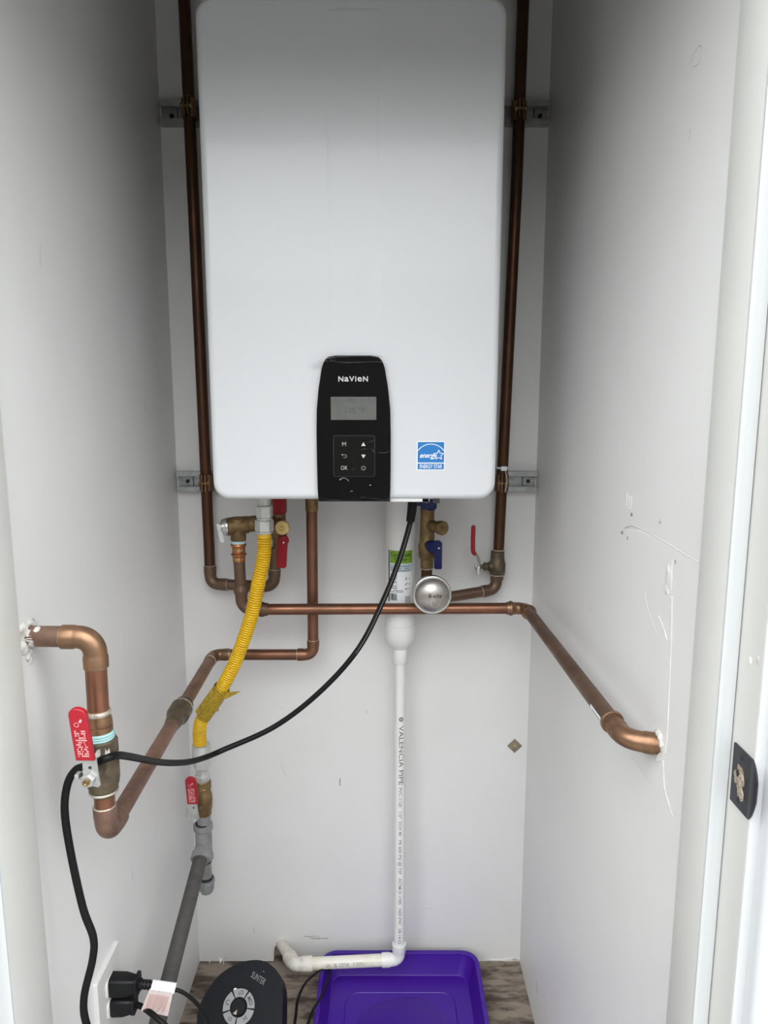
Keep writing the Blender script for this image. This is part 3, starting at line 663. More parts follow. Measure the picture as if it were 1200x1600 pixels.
# upper near piece: valve to wall
run = thing('copper_pipe', 'near copper stub from the left wall, turning down to the ball valve', 'pipe', (-.3490, .815, .90))
G0 = V((-.3485, .815, .905)); G1 = V((-.3490, .819, 1.0150)); G2 = V((L - .02, .822, 1.0150))
pipe(run, [G0, G1], .0127, 'copper', 0, .021); _, p1, p2 = elbow(run, G1, (0, 0, -1), (-1, 0, 0), .0127, 'fitting', R=.020, cuff=.018, t=.002); solder(run, p1, (0, 0, 1), .0128); solder(run, p2, (1, 0, 0), .0128)
pipe(run, [G1, G2], .0127, 'copperdusty', .021, 0)
obj('adapter', lathe(NB(), (-.3485, .815, .8965), (0, 0, 1), [(0, .0158), (.007, .0158), (.0075, .0150), (.009, .0158), (.015, .0155), (.020, .0140), (.026, .0140)]), 'fitting', run)
obj('solder_ring', ring(NB(), (-.3485, .815, .9210), (0, 0, 1), .0136, .0013, .0055), 'solder', run)
obj('thread_tape', lathe(NB(), (-.3484, .815, .8868), (0, 0, 1), [(0, .0168), (.0015, .0175), (.003, .0166), (.0045, .0174), (.006, .0165), (.0075, .0172), (.010, .0160)]), 'teal', run)
b = NB(); rnd = random.Random(31)
for cx_, cy_, sz in ((.004, .006, .007), (.011, -.004, .008), (.016, .010, .005), (.006, -.015, .006), (.019, .002, .004)):
    n = 11; c0 = b.verts.new((cx_, cy_, .0006)); rg = [b.verts.new((cx_ + sz * rnd.uniform(.55, 1.2) * math.cos(2 * PI * k / n), cy_ + sz * rnd.uniform(.55, 1.2) * math.sin(2 * PI * k / n), .0003)) for k in range(n)]
    for k in range(n): b.faces.new((c0, rg[k], rg[(k + 1) % n]))
wrap(b, (L, .822, 1.015), (1, 0, 0), (0, -1, .15), .0131); obj('paint_splash', b, 'caulk', run)
# caulk round the two wall penetrations
b = NB(); N = 30
def caulk_ring(b, o, u, w, r0, r1, h, seed):
    rnd = random.Random(seed); o, u, w = V(o), V(u), V(w); nn = u.cross(w); rings = [[], [], []]
    for k in range(N):
        a = 2 * PI * k / N; d = u * math.cos(a) + w * math.sin(a); q = rnd.uniform(.85, 1.35)
        rings[0].append(b.verts.new(o + d * r1 * q)); rings[1].append(b.verts.new(o + d * (r0 + r1) / 2 * q + nn * h * rnd.uniform(.5, 1.3))); rings[2].append(b.verts.new(o + d * r0 + nn * h * rnd.uniform(.2, 1)))
    for p, q in zip(rings, rings[1:]):
        for k in range(N): b.faces.new((p[k], p[(k + 1) % N], q[(k + 1) % N], q[k]))
caulk_ring(b, (L, .822, 1.015), (0, 1, 0), (0, 0, 1), .0130, .0190, .0045, 3)
blob(b, (L, .824, .985), YU, ZU, .006, .007, .002, seed=12); blob(b, (L, .817, .990), YU, ZU, .004, .006, .003, seed=13)
obj('caulk_ring', b, 'caulk', wall_left, sharp=120)
b = NB(); caulk_ring(b, (R, .7645, .904), (0, -1, 0), (0, 0, 1), .0115, .0165, .005, 4); obj('caulk_ring', b, 'caulk', wall_right, sharp=120)

# ------------------------------------------------------------------ valves
def print_marks(b, x0, x1, z0, z1, rows, seed, cols=3):
    """tiny stripes of printing, too small to read"""
    rnd = random.Random(seed)
    for i in range(rows):
        z = z1 + (z0 - z1) * (i + .5) / rows; hgt = abs(z1 - z0) / rows * .32
        x = x0
        while x < x1 - .0006:
            w_ = rnd.uniform(.0008, (x1 - x0) / cols); x2 = min(x + w_, x1)
            if rnd.random() < .8: b.faces.new([b.verts.new(p) for p in ((x, z - hgt, 0), (x2, z - hgt, 0), (x2, z + hgt, 0), (x, z + hgt, 0))])
            x = x2 + .0005
    return b
# near-left ball valve
bv = thing('ball_valve', 'large old bronze ball valve with red lever on the near left copper pipe', 'valve', (-.3480, .815, .81), 'red lever ball valves')
b = NB(); lathe(b, (-.3482, .815, .8135), (0, 0, 1), [(0, .0150), (.003, .0172), (.010, .0175), (.013, .0188), (.022, .0202), (.048, .0204), (.056, .0188)], 22)
lathe(b, (-.3482, .815, .8680), (0, 0, 1), [(0, .0190), (.001, .0206), (.0175, .0206), (.019, .0190), (.019, .0165)], 8, .2)
obj('body', b, 'bronze', bv, sharp=40)
sd = V((-.10, -1, 0)).normalized(); S0 = V((-.3462, .815, .8585))
obj('stem', lathe(NB(), S0 + sd * .012, sd, [(0, .0125), (.010, .0115), (.011, .0080), (.026, .0078), (.034, .0045)]), 'bronze', bv)
obj('paint_flake', prism(NB(), (-.3425, .7938, .8725), (1, -.12, 0), (0, 0, 1), [(-.007, 0), (-.004, .001), (-.001, -.001), (.0025, .004), (.002, .011), (-.002, .009), (-.004, .005), (-.007, .007)], 0, .0004), 'caulk', bv)
obj('paint_flake', prism(NB(), (-.3340, .7985, .8735), (1, .62, 0), (0, 0, 1), [(-.003, 0), (.003, .001), (.0025, .008), (0, .004), (-.002, .009)], 0, .0004), 'caulk', bv)
HY = .7690; ux = V((1, -.02, 0)).normalized()
b = NB(); prism(b, (-.3440, HY, .8630), ux, (0, 0, 1), [(-.0080, -.0030), (-.004, -.0105), (.004, -.0115), (.0100, -.0135), (.0125, -.011), (.0115, -.002), (.0105, .012), (.0100, .0215), (-.0068, .0215), (-.0068, .004)], 0, .0022, .0005)
prism(b, (-.3440, HY, .8845), ux, V((-.10, -.55, .80)), [(-.0068, 0), (.0100, 0), (.0075, .0100), (-.0100, .0100)], -.001, .0012)
box(b, -.3605, -.3555, HY - .004, HY + .006, .8600, .8660, .001)
lever = obj('lever', b, 'zinc', bv, flat=True)
obj('lever_hole', lathe(NB(), (-.3420, HY - .0023, .8745), (0, -1, 0), [(0, .0019), (.0002, .0019)], 12), 'dark', lever)
obj('nut', hexnut(NB(), (-.3443, HY - .0022, .8600), (0, -1, 0), .0082, .0065, .3), 'zinc', lever)
obj('stem_end', lathe(NB(), (-.3443, HY - .0087, .8600), (0, -1, 0), [(0, .0042), (.003, .0040), (.0032, .0028), (.002, .0015), (.002, 0)], 14), 'brass', lever)
def grip(parent, o, u, w, wd, ln, th, m='redvinyl', seed=1, marks=True):
    b = NB(); pts = [(-wd / 2, 0), (wd / 2, 0), (wd / 2 * .99, ln - wd * .42)] + [(wd / 2 * math.cos(a) * .99, ln - wd * .42 + wd * .42 * math.sin(a)) for a in [PI * i / 10 for i in range(1, 10)]] + [(-wd / 2 * .99, ln - wd * .42)]
    prism(b, o, u, w, pts, -th / 2, th / 2, th * .3, 3)
    g = obj('grip', b, m, parent, sharp=50, wn=True)
    if marks:
        b = print_marks(NB(), -wd * .28, wd * .32, ln * .08, ln * .60, 12, seed, 5)
        flat_bar(b, wd * .08, ln * .74, wd * .20, ln * .80, .0012); flat_arc(b, -wd * .1, ln * .70, wd * .12, .0003, 0, 2 * PI, 14)
        place(b, V(o) + V(u).normalized().cross(V(w).normalized()) * (th / 2 + .0002), u, w); obj('grip_print', b, 'redprint', g, flat=True)
    return g
grip(bv, (-.3455, .7645, .8855), ux, V((-.060, -.06, 1)), .0212, .0660, .0060, seed=5)
obj('lower_ring', ring(NB(), (-.3482, .815, .8180), (0, 0, 1), .0172, .0009, .003), 'solder', bv)

# gas shut-off on the left behind
gv = thing('ball_valve', 'small brass gas ball valve with red lever below the yellow hose', 'valve', (-.3660, 1.33, .463), 'red lever ball valves')
b = NB(); lathe(b, (-.3662, 1.33, .4600), (0, 0, 1), [(0, .0140), (.012, .0150), (.016, .0165), (.034, .0175), (.046, .0165), (.050, .0145), (.060, .0145), (.062, .0130)], 20)
hexnut(b, (-.3662, 1.33, .5150), (0, 0, 1), .0155, .020, .3); obj('body', b, 'brass', gv)
obj('stem', lathe(NB(), (-.372, 1.316, .484), (-.35, -1, 0), [(0, .009), (.008, .0085), (.009, .0055), (.018, .0055)]), 'brass', gv)
b = NB(); prism(b, (-.3790, 1.2960, .4800), (1, 0, 0), (0, 0, 1), [(-.016, .0), (-.012, -.006), (-.005, -.003), (.007, -.010), (.012, -.008), (.0105, .004), (.0085, .026), (-.0085, .026), (-.0095, .010), (-.013, .014)], 0, .002)
lv = obj('lever', b, 'zinc', gv, flat=True)
obj('lever_hole', lathe(NB(), (-.3775, 1.2939, .4965), (0, -1, 0), [(0, .0018), (.0003, .0018)], 10), 'dark', lv)
obj('nut', hexnut(NB(), (-.3775, 1.2940, .4800), (0, -1, 0), .0062, .004), 'zinc', lv)
grip(gv, (-.3785, 1.2945, .5050), (1, 0, 0), V((-.04, -.03, 1)), .0215, .0580, .0060, seed=9)
# old valve on the right riser
rv = thing('ball_valve', 'old dark bronze ball valve with thin red handle at the foot of the right riser', 'valve', (.2345, 1.433, .93), 'red lever ball valves')
b = NB(); lathe(b, (.2348, 1.433, .9260), (0, 0, 1), [(0, .0132), (.010, .0134), (.012, .0158), (.020, .0168), (.034, .0172), (.040, .0150), (.050, .0140), (.060, .0140), (.0605, .0125)], 20); obj('body', b, 'bronze', rv)
obj('rim_chip', ring(NB(), (.2348, 1.433, .9365), (0, 0, 1), .0155, .0010, .002), 'solder', rv)
obj('stem', lathe(NB(), (.222, 1.430, .9545), (-1, -.12, 0), [(0, .010), (.006, .0095), (.007, .0070), (.010, .0085), (.016, .0085), (.017, .0045), (.030, .0045)]), 'bronze', rv)
lp = catmull([(.1945, 1.420, .9500), (.1950, 1.418, .9650), (.1905, 1.412, .9790), (.1830, 1.406, .9880)], 5)
b = NB(); tube(b, lp, .0030, 8); box(b, .1905, .1965, 1.411, 1.427, .9400, .9580, .001); lv = obj('lever', b, 'zinc', rv)
obj('nut', hexnut(NB(), (.1925, 1.4255, .9545), (-1, -.12, 0), .0062, .005), 'zinc', lv)
obj('grip', tube(NB(), catmull([(.1850, 1.4065, .9850), (.1805, 1.404, .9920), (.1795, 1.403, 1.010), (.1795, 1.402, 1.030), (.1797, 1.402, 1.046)], 5), [.0036] * 2 + [.0044] * 17 + [.0040, .0026], 12), 'redvinyl', rv)

# isolation valves under the heater
def iso_valve(x, y, top, bot, hm, cap_o, cap_d, label, loc_lev, group):
    t = thing('isolation_valve', label, 'valve', (x, y, bot), group)
    h = top - bot; b = NB()
    lathe(b, (x, y, bot), (0, 0, 1), [(0, .0128), (.018, .0130), (.022, .0160), (.034, .0172), (.046, .0178), (.052, .0150), (h * .62, .0138), (h * .78, .0150), (h, .0150)], 18)
    cd = V(cap_d).normalized(); co = V(cap_o); start = V((x, y, co.z))
    tube(b, [start, co + cd * .004], .0110, 18); obj('body', b, 'brass', t)
    b = NB(); lathe(b, co, cd, [(0, .0110), (.001, .0138), (.010, .0140), (.0115, .0128), (.0115, .0052), (.010, .0048), (.010, .0032), (.013, .0028), (.013, 0)], 22); obj('drain_cap', b, 'brassbright' if hm == 'reddark' else 'brass', t)
    return t
t = iso_valve(-.2115, 1.402, 1.135, .998, 'reddark', (-.1960, 1.3480, 1.0525), (.06, -1, -.02), 'brass isolation valve with two dark red handles beside the yellow hose', None, None)
b = NB(); box(b, -.2170, -.1915, 1.362, 1.388, 1.0740, 1.1080, .004); tube(b, [(-.206, 1.386, 1.09), (-.209, 1.402, 1.09)], .006, 12); obj('upper_handle', b, 'reddark', t)
b = NB(); lathe(b, (-.2030, 1.392, 1.0215), (.25, -1, 0), [(0, .0085), (.016, .0105), (.024, .0105), (.026, .0095)], 18)
prism(b, (-.1990, 1.367, 1.0190), (1, 0, 0), (-.04, 0, -1), [(-.0095, -.004), (-.0105, .008), (-.0110, .050), (-.008, .053), (.005, .053), (.0075, .050), (.0090, .008), (.0085, -.004)][::-1], 0, .008, .0015); lh = obj('lower_handle', b, 'reddark', t)
obj('rivet', lathe(NB(), (-.1965, 1.3585, 1.0200), (0, -1, 0), [(0, .0022), (.0008, .0022), (.001, 0)], 10), 'chrome', lh)
t = iso_valve(.0862, 1.388, 1.135, .962, 'blue', (.1085, 1.3560, 1.0500), (.50, -.85, 0), 'brass isolation valve with two navy blue handles behind the steel dome', None, None)
b = NB(); box(b, .0700, .1010, 1.335, 1.365, 1.0880, 1.1180, .004); box(b, .062, .074, 1.340, 1.360, 1.094, 1.114, .003); tube(b, [(.0862, 1.36, 1.103), (.0862, 1.388, 1.103)], .007, 12)
lathe(b, (.0905, 1.350, 1.089), (0, 0, -1), [(0, .010), (.004, .008), (.005, 0)], 14); obj('upper_handle', b, 'blue', t)
b = NB(); lathe(b, (.0880, 1.378, 1.0110), (.35, -1, 0), [(0, .009), (.016, .0125), (.026, .0125), (.028, .0110)], 18)
prism(b, (.1055, 1.352, 1.0140), (1, 0, 0), (.02, 0, -1), [(-.0080, -.008), (-.0080, .044), (-.006, .0465), (.005, .0465), (.0070, .044), (.0078, -.006), (.003, -.010), (-.004, -.010)][::-1], 0, .009, .0015); lh = obj('lower_handle', b, 'blue', t)
obj('rivet', lathe(NB(), (.1060, 1.3425, 1.0120), (0, -1, 0), [(0, .0018), (.0008, .0018), (.001, 0)], 10), 'chrome', lh)

# pressure relief valve
pv = thing('relief_valve', 'brass pressure relief valve with chrome cap and lever, left of the yellow hose', 'valve', (-.2845, 1.36, 1.005))
b = NB(); lathe(b, (-.2845, 1.36, 1.0230), (0, 0, 1), [(0, .0140), (.002, .0152), (.016, .0152), (.019, .0165), (.030, .0180), (.044, .0175), (.046, .015)], 20)
tube(b, [(-.3040, 1.352, 1.0520), (-.2660, 1.366, 1.0540)], [.0178, .0172], 20); tube(b, [(-.2680, 1.366, 1.0540), (-.2630, 1.368, 1.0545), (-.2510, 1.372, 1.0550), (-.2480, 1.373, 1.0550)], [.0140, .0160, .0160, .0140], 20)
tube(b, [(-.2480, 1.373, 1.055), (-.2200, 1.392, 1.057)], .0105, 16); obj('body', b, 'brass', pv)
capd = V((-1, -.28, -.06)).normalized()
obj('cap', lathe(NB(), (-.3040, 1.352, 1.0520), capd, [(0, .0172), (.003, .0172), (.005, .0160), (.010, .0150), (.011, .0105), (.013, .0100), (.013, .004), (.017, .003), (.017, 0)], 24), 'chrome', pv)
b = NB(); prism(b, (-.3190, 1.345, 1.0580), V((.75, -.66, 0)), V((.17, .05, -1)), [(-.006, 0), (.006, 0), (.006, .034), (.004, .036), (-.004, .036), (-.006, .034)], -.001, .0008); tube(b, [(-.3155, 1.3475, 1.0520), (-.3210, 1.3450, 1.0510)], .0022, 8)
tl = obj('test_lever', b, 'sticker', pv, flat=True)
obj('gasket', lathe(NB(), (-.2845, 1.36, 1.0175), (0, 0, 1), [(0, .0140), (.001, .0148), (.0055, .0148), (.006, .0138)]), 'labelblue', pv)
b = NB(); lathe(b, (-.2847, 1.36, .9820), (0, 0, 1), [(0, .0122), (.0100, .0124), (.0112, .0128), (.0125, .0150), (.0155, .0150), (.0168, .0128), (.0290, .0128), (.0300, .0128), (.0310, .0152), (.0345, .0152), (.0358, .0138)], 26); sl = obj('press_coupling', b, 'pressnew', pv, sharp=50)
for zz, s_, rr in ((1.0055, 'IASV', .0130), (.9875, 'MSAT', .0126)):
    b = print_marks(NB(), -.011, .011, -.003, .003, 1, int(zz * 1e4), 5); wrap(b, (-.2847, 1.36, zz), (0, 0, 1), (.1, -1, .0), rr, along_x=False); obj('stamped_print', b, 'brassbright', sl)

# steel dome on the cold line
dm = thing('steel_dome', 'round stainless steel dome with stamped lettering in front of the cold line', 'valve', (.0915, 1.30, .928))
DC = V((.0915, 1.3100, .9285)); DD = V((.02, -1, .03)).normalized()
obj('dome', lathe(NB(), DC, DD, [(0, .0348), (.004, .0345)] + [(.004 + .020 * math.sin(a), .0335 * math.cos(a)) for a in [PI / 2 * i / 12 for i in range(12)]] + [(.024, 0)], 48), 'stainless', dm)
obj('rim', lathe(NB(), DC, -DD, [(-.006, .0340), (-.006, .0365), (-.0048, .0372), (-.0036, .0365), (-.0030, .0358), (-.0018, .0366), (0, .0374), (.004, .0374), (.005, .0360)], 48), 'chrome', dm, sharp=60)
obj('rear_cup', lathe(NB(), DC, -DD, [(.004, .0355), (.016, .033), (.030, .020), (.034, .0125), (.062, .0120), (.085, .0115)], 32), 'stainless', dm)
DF = DC + DD * .0232; du = V((1, .02, 0)).normalized(); dw = DD.cross(du) * -1
if dw.z < 0: dw = -dw
def on_dome(bm_, cx_, cz_):
    for v in bm_.verts:
        x, z = v.co.x + cx_, v.co.y + cz_; q = min(.999, math.hypot(x, z) / .0335); y = .004 + .020 * math.sqrt(1 - q * q) + .0002 + v.co.z
        v.co = DC + du * x + dw * z + DD * y
    return bm_
obj('lettering', on_dome(text_bm('B-elta', .0112, .0001, .00012, 1.0, .15), .0035, .0030), 'printblack', dm, flat=True)
b = NB()
for k in range(26):
    a = 2 * PI * k / 26
    if .8 < a < 2.3: continue
    flat_bar(b, .0118 * math.cos(a), .0118 * math.sin(a), .0142 * math.cos(a + .05), .0142 * math.sin(a + .05), .00045)
for k in range(18): flat_bar(b, -.010 + k * .0012, .0095, -.0094 + k * .0012, .0105, .0003)
obj('stamped_ring', on_dome(b, .0045, -.0105), 'scuff', dm, flat=True)
def dome_pt(x, z):
    q = math.hypot(x, z) / .0335; return DC + du * x + dw * z + DD * (.004 + .020 * math.sqrt(1 - q * q))
obj('centre_boss', lathe(NB(), dome_pt(.0045, -.0105) - DD * .001, (DD + dw * -.25), [(0, .0075), (.0018, .0072), (.0022, .0050), (.0012, .0046), (.0012, .0032), (.0035, .0028), (.0040, .0016), (.0032, 0)], 24), 'stainless', dm)

# ------------------------------------------------------------------ gas hose and gas pipe
gh = thing('gas_hose', 'bright yellow corrugated gas hose hanging from the heater down to the left', 'hose', (-.2216, 1.29, 1.05))
b = NB(); lathe(b, (-.2205, 1.29, 1.1020), (0, 0, 1), [(0, .011), (.045, .011)], 18); hexnut(b, (-.2205, 1.29, 1.0805), (0, 0, 1), .0155, .0230, .35); lathe(b, (-.2205, 1.29, 1.0770), (0, 0, 1), [(0, .0135), (.0035, .0142)], 20)
obj('upper_nut', b, 'nutgrey', gh, flat=True)
b = NB(); hexnut(b, (-.2212, 1.29, 1.0545), (0, 0, 1), .0172, .0225, .2); lathe(b, (-.2212, 1.29, 1.0505), (0, 0, 1), [(0, .0130), (.001, .0150), (.004, .0155)], 22); obj('hose_nut', b, 'nutgrey', gh, flat=True)
HP = catmull([(-.2212, 1.29, 1.056), (-.2216, 1.29, 1.035), (-.2240, 1.29, 1.0066), (-.2336, 1.291, .9637), (-.2500, 1.294, .8953), (-.2680, 1.298, .8430), (-.2920, 1.303, .7850), (-.3270, 1.31, .7220), (-.3570, 1.318, .6758), (-.3672, 1.325, .6488), (-.3695, 1.330, .6200), (-.3680, 1.33, .5950), (-.3672, 1.33, .585)], 14)
HP = resample(HP, .00080); RB = (.0100, .0122, .0133, .0135, .0133, .0122); rad = [RB[i % 6] if i > 14 else .0124 for i in range(len(HP))]
obj('corrugated_tube', tube(NB(), HP, rad, 20), 'yellow', gh, sharp=80)
# plastic tag wrapped on the hose with its loose corners
i0 = min(range(len(HP)), key=lambda i: abs(HP[i].z - .742)); i1 = min(range(len(HP)), key=lambda i: abs(HP[i].z - .676))
seg_ = HP[i0:i1]; tgb = tube(NB(), [p for p in seg_[::8]], [.0162 - .0012 * (i / len(seg_[::8])) for i in range(len(seg_[::8]))], 18, caps=False)
tg = obj('hose_tag', tgb, 'yellowtag', gh)
q0, q1 = seg_[0], seg_[-1]; dh = (q1 - q0).normalized(); sh = V((dh.z, 0, -dh.x)); sh = sh if sh.x > 0 else -sh
b = NB(); prism(b, q0 - V((0, .010, 0)), sh, dh * -1, [(.010, .000), (.034, .0190), (.030, .0100), (.018, -.012), (.013, -.016)], -.0004, .0004)
prism(b, q0 - V((0, .012, 0)), sh, dh * -1, [(-.020, -.070), (-.010, -.075), (-.008, -.01), (-.016, -.004)], -.0004, .0004)
prism(b, q0 - V((0, .004, 0)), sh, dh * -1, [(.010, -.058), (.019, -.047), (.017, -.043), (.011, -.046)], -.0004, .0004); obj('tag_flap', b, 'yellowtag', tg, flat=True)
b = NB(); hexnut(b, (-.3668, 1.33, .5630), (0, 0, 1), .0175, .0230, .1); lathe(b, (-.3668, 1.33, .5350), (0, 0, 1), [(0, .0135), (.004, .0150), (.012, .0150), (.014, .0125), (.024, .0125), (.028, .0140)], 20)
lathe(b, (-.3672, 1.331, .5860), (0, 0, 1), [(0, .0190), (.003, .0192), (.026, .0180), (.027, .0140)], 24); obj('lower_nut', b, 'nutgrey', gh)

gp = thing('gas_pipe', 'grey iron gas pipe with tee and drip leg slanting down along the left wall', 'pipe', (-.3695, 1.33, .285))
T = V((-.3702, 1.33, .3975))
obj('nipple', tube(NB(), [(-.3670, 1.33, .464), T], .0135, 20), 'galvgrey', gp)
b = NB(); lathe(b, T - V((0, 0, .038)), (0, 0, 1), [(0, .0155), (.001, .0182), (.010, .0182), (.013, .0165), (.066, .0165), (.069, .0195), (.078, .0195), (.0795, .0165), (.079, .0138)], 26)
bd = V((-.002, -1, -.32)).normalized(); lathe(b, T - V((0, 0, .006)), bd, [(0, .0165), (.020, .0165), (.023, .0195), (.034, .0195), (.0355, .0165), (.035, .0140)], 26); obj('tee', b, 'galvgrey', gp)
obj('thread_gap', ring(NB(), T + V((0, 0, .0425)), (0, 0, 1), .0140, .0008, .003), 'dark', gp)
obj('drip_leg', tube(NB(), [T - V((0, 0, .03)), (-.3690, 1.332, .306)], .0125, 20), 'galvgrey', gp)
obj('thread_gap', ring(NB(), (-.3694, 1.331, .3545), (0, 0, 1), .0130, .0008, .003), 'dark', gp); obj('thread_gap', ring(NB(), (-.3690, 1.332, .3160), (0, 0, 1), .0130, .0010, .006), 'dark', gp)
obj('cap', lathe(NB(), (-.3690, 1.332, .3130), (0, 0, -1), [(0, .0140), (0, .0172), (.008, .0172), (.010, .0155), (.024, .0150), (.030, .0120), (.032, 0)], 10, .3), 'galvgrey', gp, sharp=30)
Q0 = T - V((0, 0, .006)); Q1 = V((-.3715, .80, .2180))
obj('sloping_pipe', tube(NB(), [Q0, Q1 + (Q0 - Q1).normalized() * .022], .0138, 24), 'ironpipe', gp)
elbow(gp, Q1, Q0 - Q1, (0, 0, -1), .0138, 'galvgrey', R=.022, cuff=.018, t=.003); obj('drop_pipe', tube(NB(), [Q1 - V((0, 0, .02)), (-.3715, .80, 0)], .0138, 20), 'ironpipe', gp)

# ------------------------------------------------------------------ condensate canister and PVC drain
NCx, NCy = .0338, 1.4065
cn = thing('condensate_canister', 'white cylindrical condensate treatment canister with green and white label', 'canister', (NCx, NCy, .78))
obj('canister', lathe(NB(), (NCx, NCy, 0), (0, 0, 1), [(.7825, .0135), (.7865, .0150), (.795, .0225), (.806, .0295), (.820, .0318), (.840, .0318), (.8405, .0308), (1.1400, .0308)], 40), 'pvc', cn)
rl = .0310
b = grid_rect(NB(), -.0270, .0262, .8870, .9990, 18, 1); wrap(b, (NCx, NCy, 0), (0, 0, 1), (-.03, -1, 0), rl, along_x=False); pl = obj('label', b, 'sticker', cn)
def on_can(name, b, m, rr=rl + .0002): return obj(name, wrap(b, (NCx, NCy, 0), (0, 0, 1), (-.03, -1, 0), rr, along_x=False), m, pl)
on_can('label_band', grid_rect(NB(), -.0230, .0262, .9730, .9990, 18, 1), 'green'); on_can('label_band', grid_rect(NB(), -.0230, .0262, .9560, .9720, 18, 1), 'labelblue')
on_can('label_band', grid_rect(NB(), -.0275, -.0240, .8930, .9990, 3, 1), 'printblack')
for s, z in (('Condensate', .9905), ('Treater', .9815)):
    b = text_bm(s, .0098, 0, .00014, .92)
    for v in b.verts: v.co.y += z
    on_can('lettering', b, 'printblack', rl + .0005)
b = print_marks(NB(), -.0215, -.007, .9200, .9700, 12, 51, 2); print_marks(b, .010, .022, .8920, .9060, 4, 52, 2); print_marks(b, -.0215, .006, .9130, .9190, 2, 53, 3)
print_marks(b, -.004, .020, .9560, .9700, 3, 54, 2); on_can('small_print', b, 'printgrey', rl + .0005)
b = NB(); x = -.0215; rnd = random.Random(3)
while x < -.007:
    w_ = rnd.choice((.0005, .0008, .0013)); b.faces.new([b.verts.new(p) for p in ((x, .8970, 0), (x + w_, .8970, 0), (x + w_, .9110, 0), (x, .9110, 0))]); x += w_ + rnd.choice((.0005, .0009))
on_can('barcode', b, 'printblack', rl + .0005)
b = NB()
for z, ang in ((.9420, 1.5), (.9310, .8), (.9210, .15)):
    flat_bar(b, .012 - .003 * math.cos(ang), z - .003 * math.sin(ang), .012 + .003 * math.cos(ang), z + .003 * math.sin(ang), .0008); flat_bar(b, .0185, z - .001, .0185, z + .0012, .0007)
on_can('pictogram', b, 'printblack', rl + .0005)
pd = thing('drain_pipe', 'white PVC drain pipe with black print, dropping to the floor and out through the wall', 'pipe', (.0330, 1.38, .10))
K0, K1, K2, K3 = V((.0335, 1.4060, .787)), V((.0328, 1.372, .0885)), V((-.196, 1.372, .0760)), V((-.2415, 1.475, .0430))
obj('coupling', lathe(NB(), (K0 + (K1 - K0) * .002), K1 - K0, [(0, .0148), (.001, .0152), (.028, .0152), (.030, .0140), (.030, .0112)], 28), 'pvc', pd)
pv1 = obj('vertical_pipe', tube(NB(), [K0, K1 + (K0 - K1).normalized() * .018], .0112, 28), 'pvc', pd)
obj('groove', ring(NB(), K0 + (K1 - K0) * .0015, K1 - K0, .0144, .0004, .001), 'scuffpale', pd)
dk = (K2 - K1).normalized(); o, p1, p2 = elbow(pd, K1, K0 - K1, K2 - K1, .0112, 'pvc', R=.016, cuff=.022, t=.0036)
pv2 = obj('horizontal_pipe', tube(NB(), [K1 + dk * .018, K2 - dk * .012], .0126, 28), 'pvcold', pd)
o, p1, p2 = elbow(pd, K2, K1 - K2, K3 - K2, .0126, 'pvcdirty', R=.016, cuff=.030, t=.0032)
obj('wall_stub', tube(NB(), [K2 + (K3 - K2).normalized() * .012, K3, K3 + (K3 - K2) * .3], .0122, 24), 'pvcdirty', pd)
ax = (K1 - K0).normalized()
b = text_bm('VALENCIA PIPE', .0146, 0, .00010, 1.33); wrap(b, K0 + ax * .229, ax, (.22, -1, 0), .01135); obj('lettering', b, 'pipeink', pv1)
b = text_bm('PVC-1120   1/2\"  SCH 40   PR 600 PSI @ 73F   ASTM D 1785   NSF-PW   08:14:22', .0088, 0, .00008, 1.0)
xs = [v.co.x for v in b.verts]; k = .355 / (max(xs) - min(xs))
for v in b.verts: v.co.x *= k
wrap(b, K0 + ax * .477, ax, (.06, -1, 0), .01135); obj('lettering', b, 'pipeink', pv1)
b = flat_arc(NB(), 0, 0, .0036, .0013, 0, 2 * PI, 18); flat_bar(b, -.003, -.0012, .003, .0012, .0006); wrap(b, K0 + ax * .150, ax, (.22, -1, 0), .01135); obj('lettering', b, 'pipeink', pv1)
dk = (K1 - K2).normalized()
b = text_bm('SAC   SB   ICESTAR     P 1220DU', .0100, 0, .0001, 1.0); xs = [v.co.x for v in b.verts]; k = .082 / (max(xs) - min(xs))
for v in b.verts: v.co.x *= k
wrap(b, K2 + dk * .113, dk, (0, -1, .25), .01275); obj('lettering', b, 'scuff', pv2)

# diamond washer screwed to the back wall
ws = thing('wall_washer', 'small square washer screwed diamond-wise to the back wall', 'washer', (.289, B, .5385))
b = NB(); prism(b, (.289, B, .5385), (1, 0, 0), (0, 0, 1), [(-.0165, 0), (0, -.0165), (.0165, 0), (0, .0165)], 0, .0022, .0005); obj('plate', b, 'washer', ws, flat=True)
obj('screw', lathe(NB(), (.2895, B - .0022, .5382), (0, -1, 0), [(0, .0034), (.0012, .0030), (.0018, .0016), (.0018, 0)], 14), 'brassbright', ws)

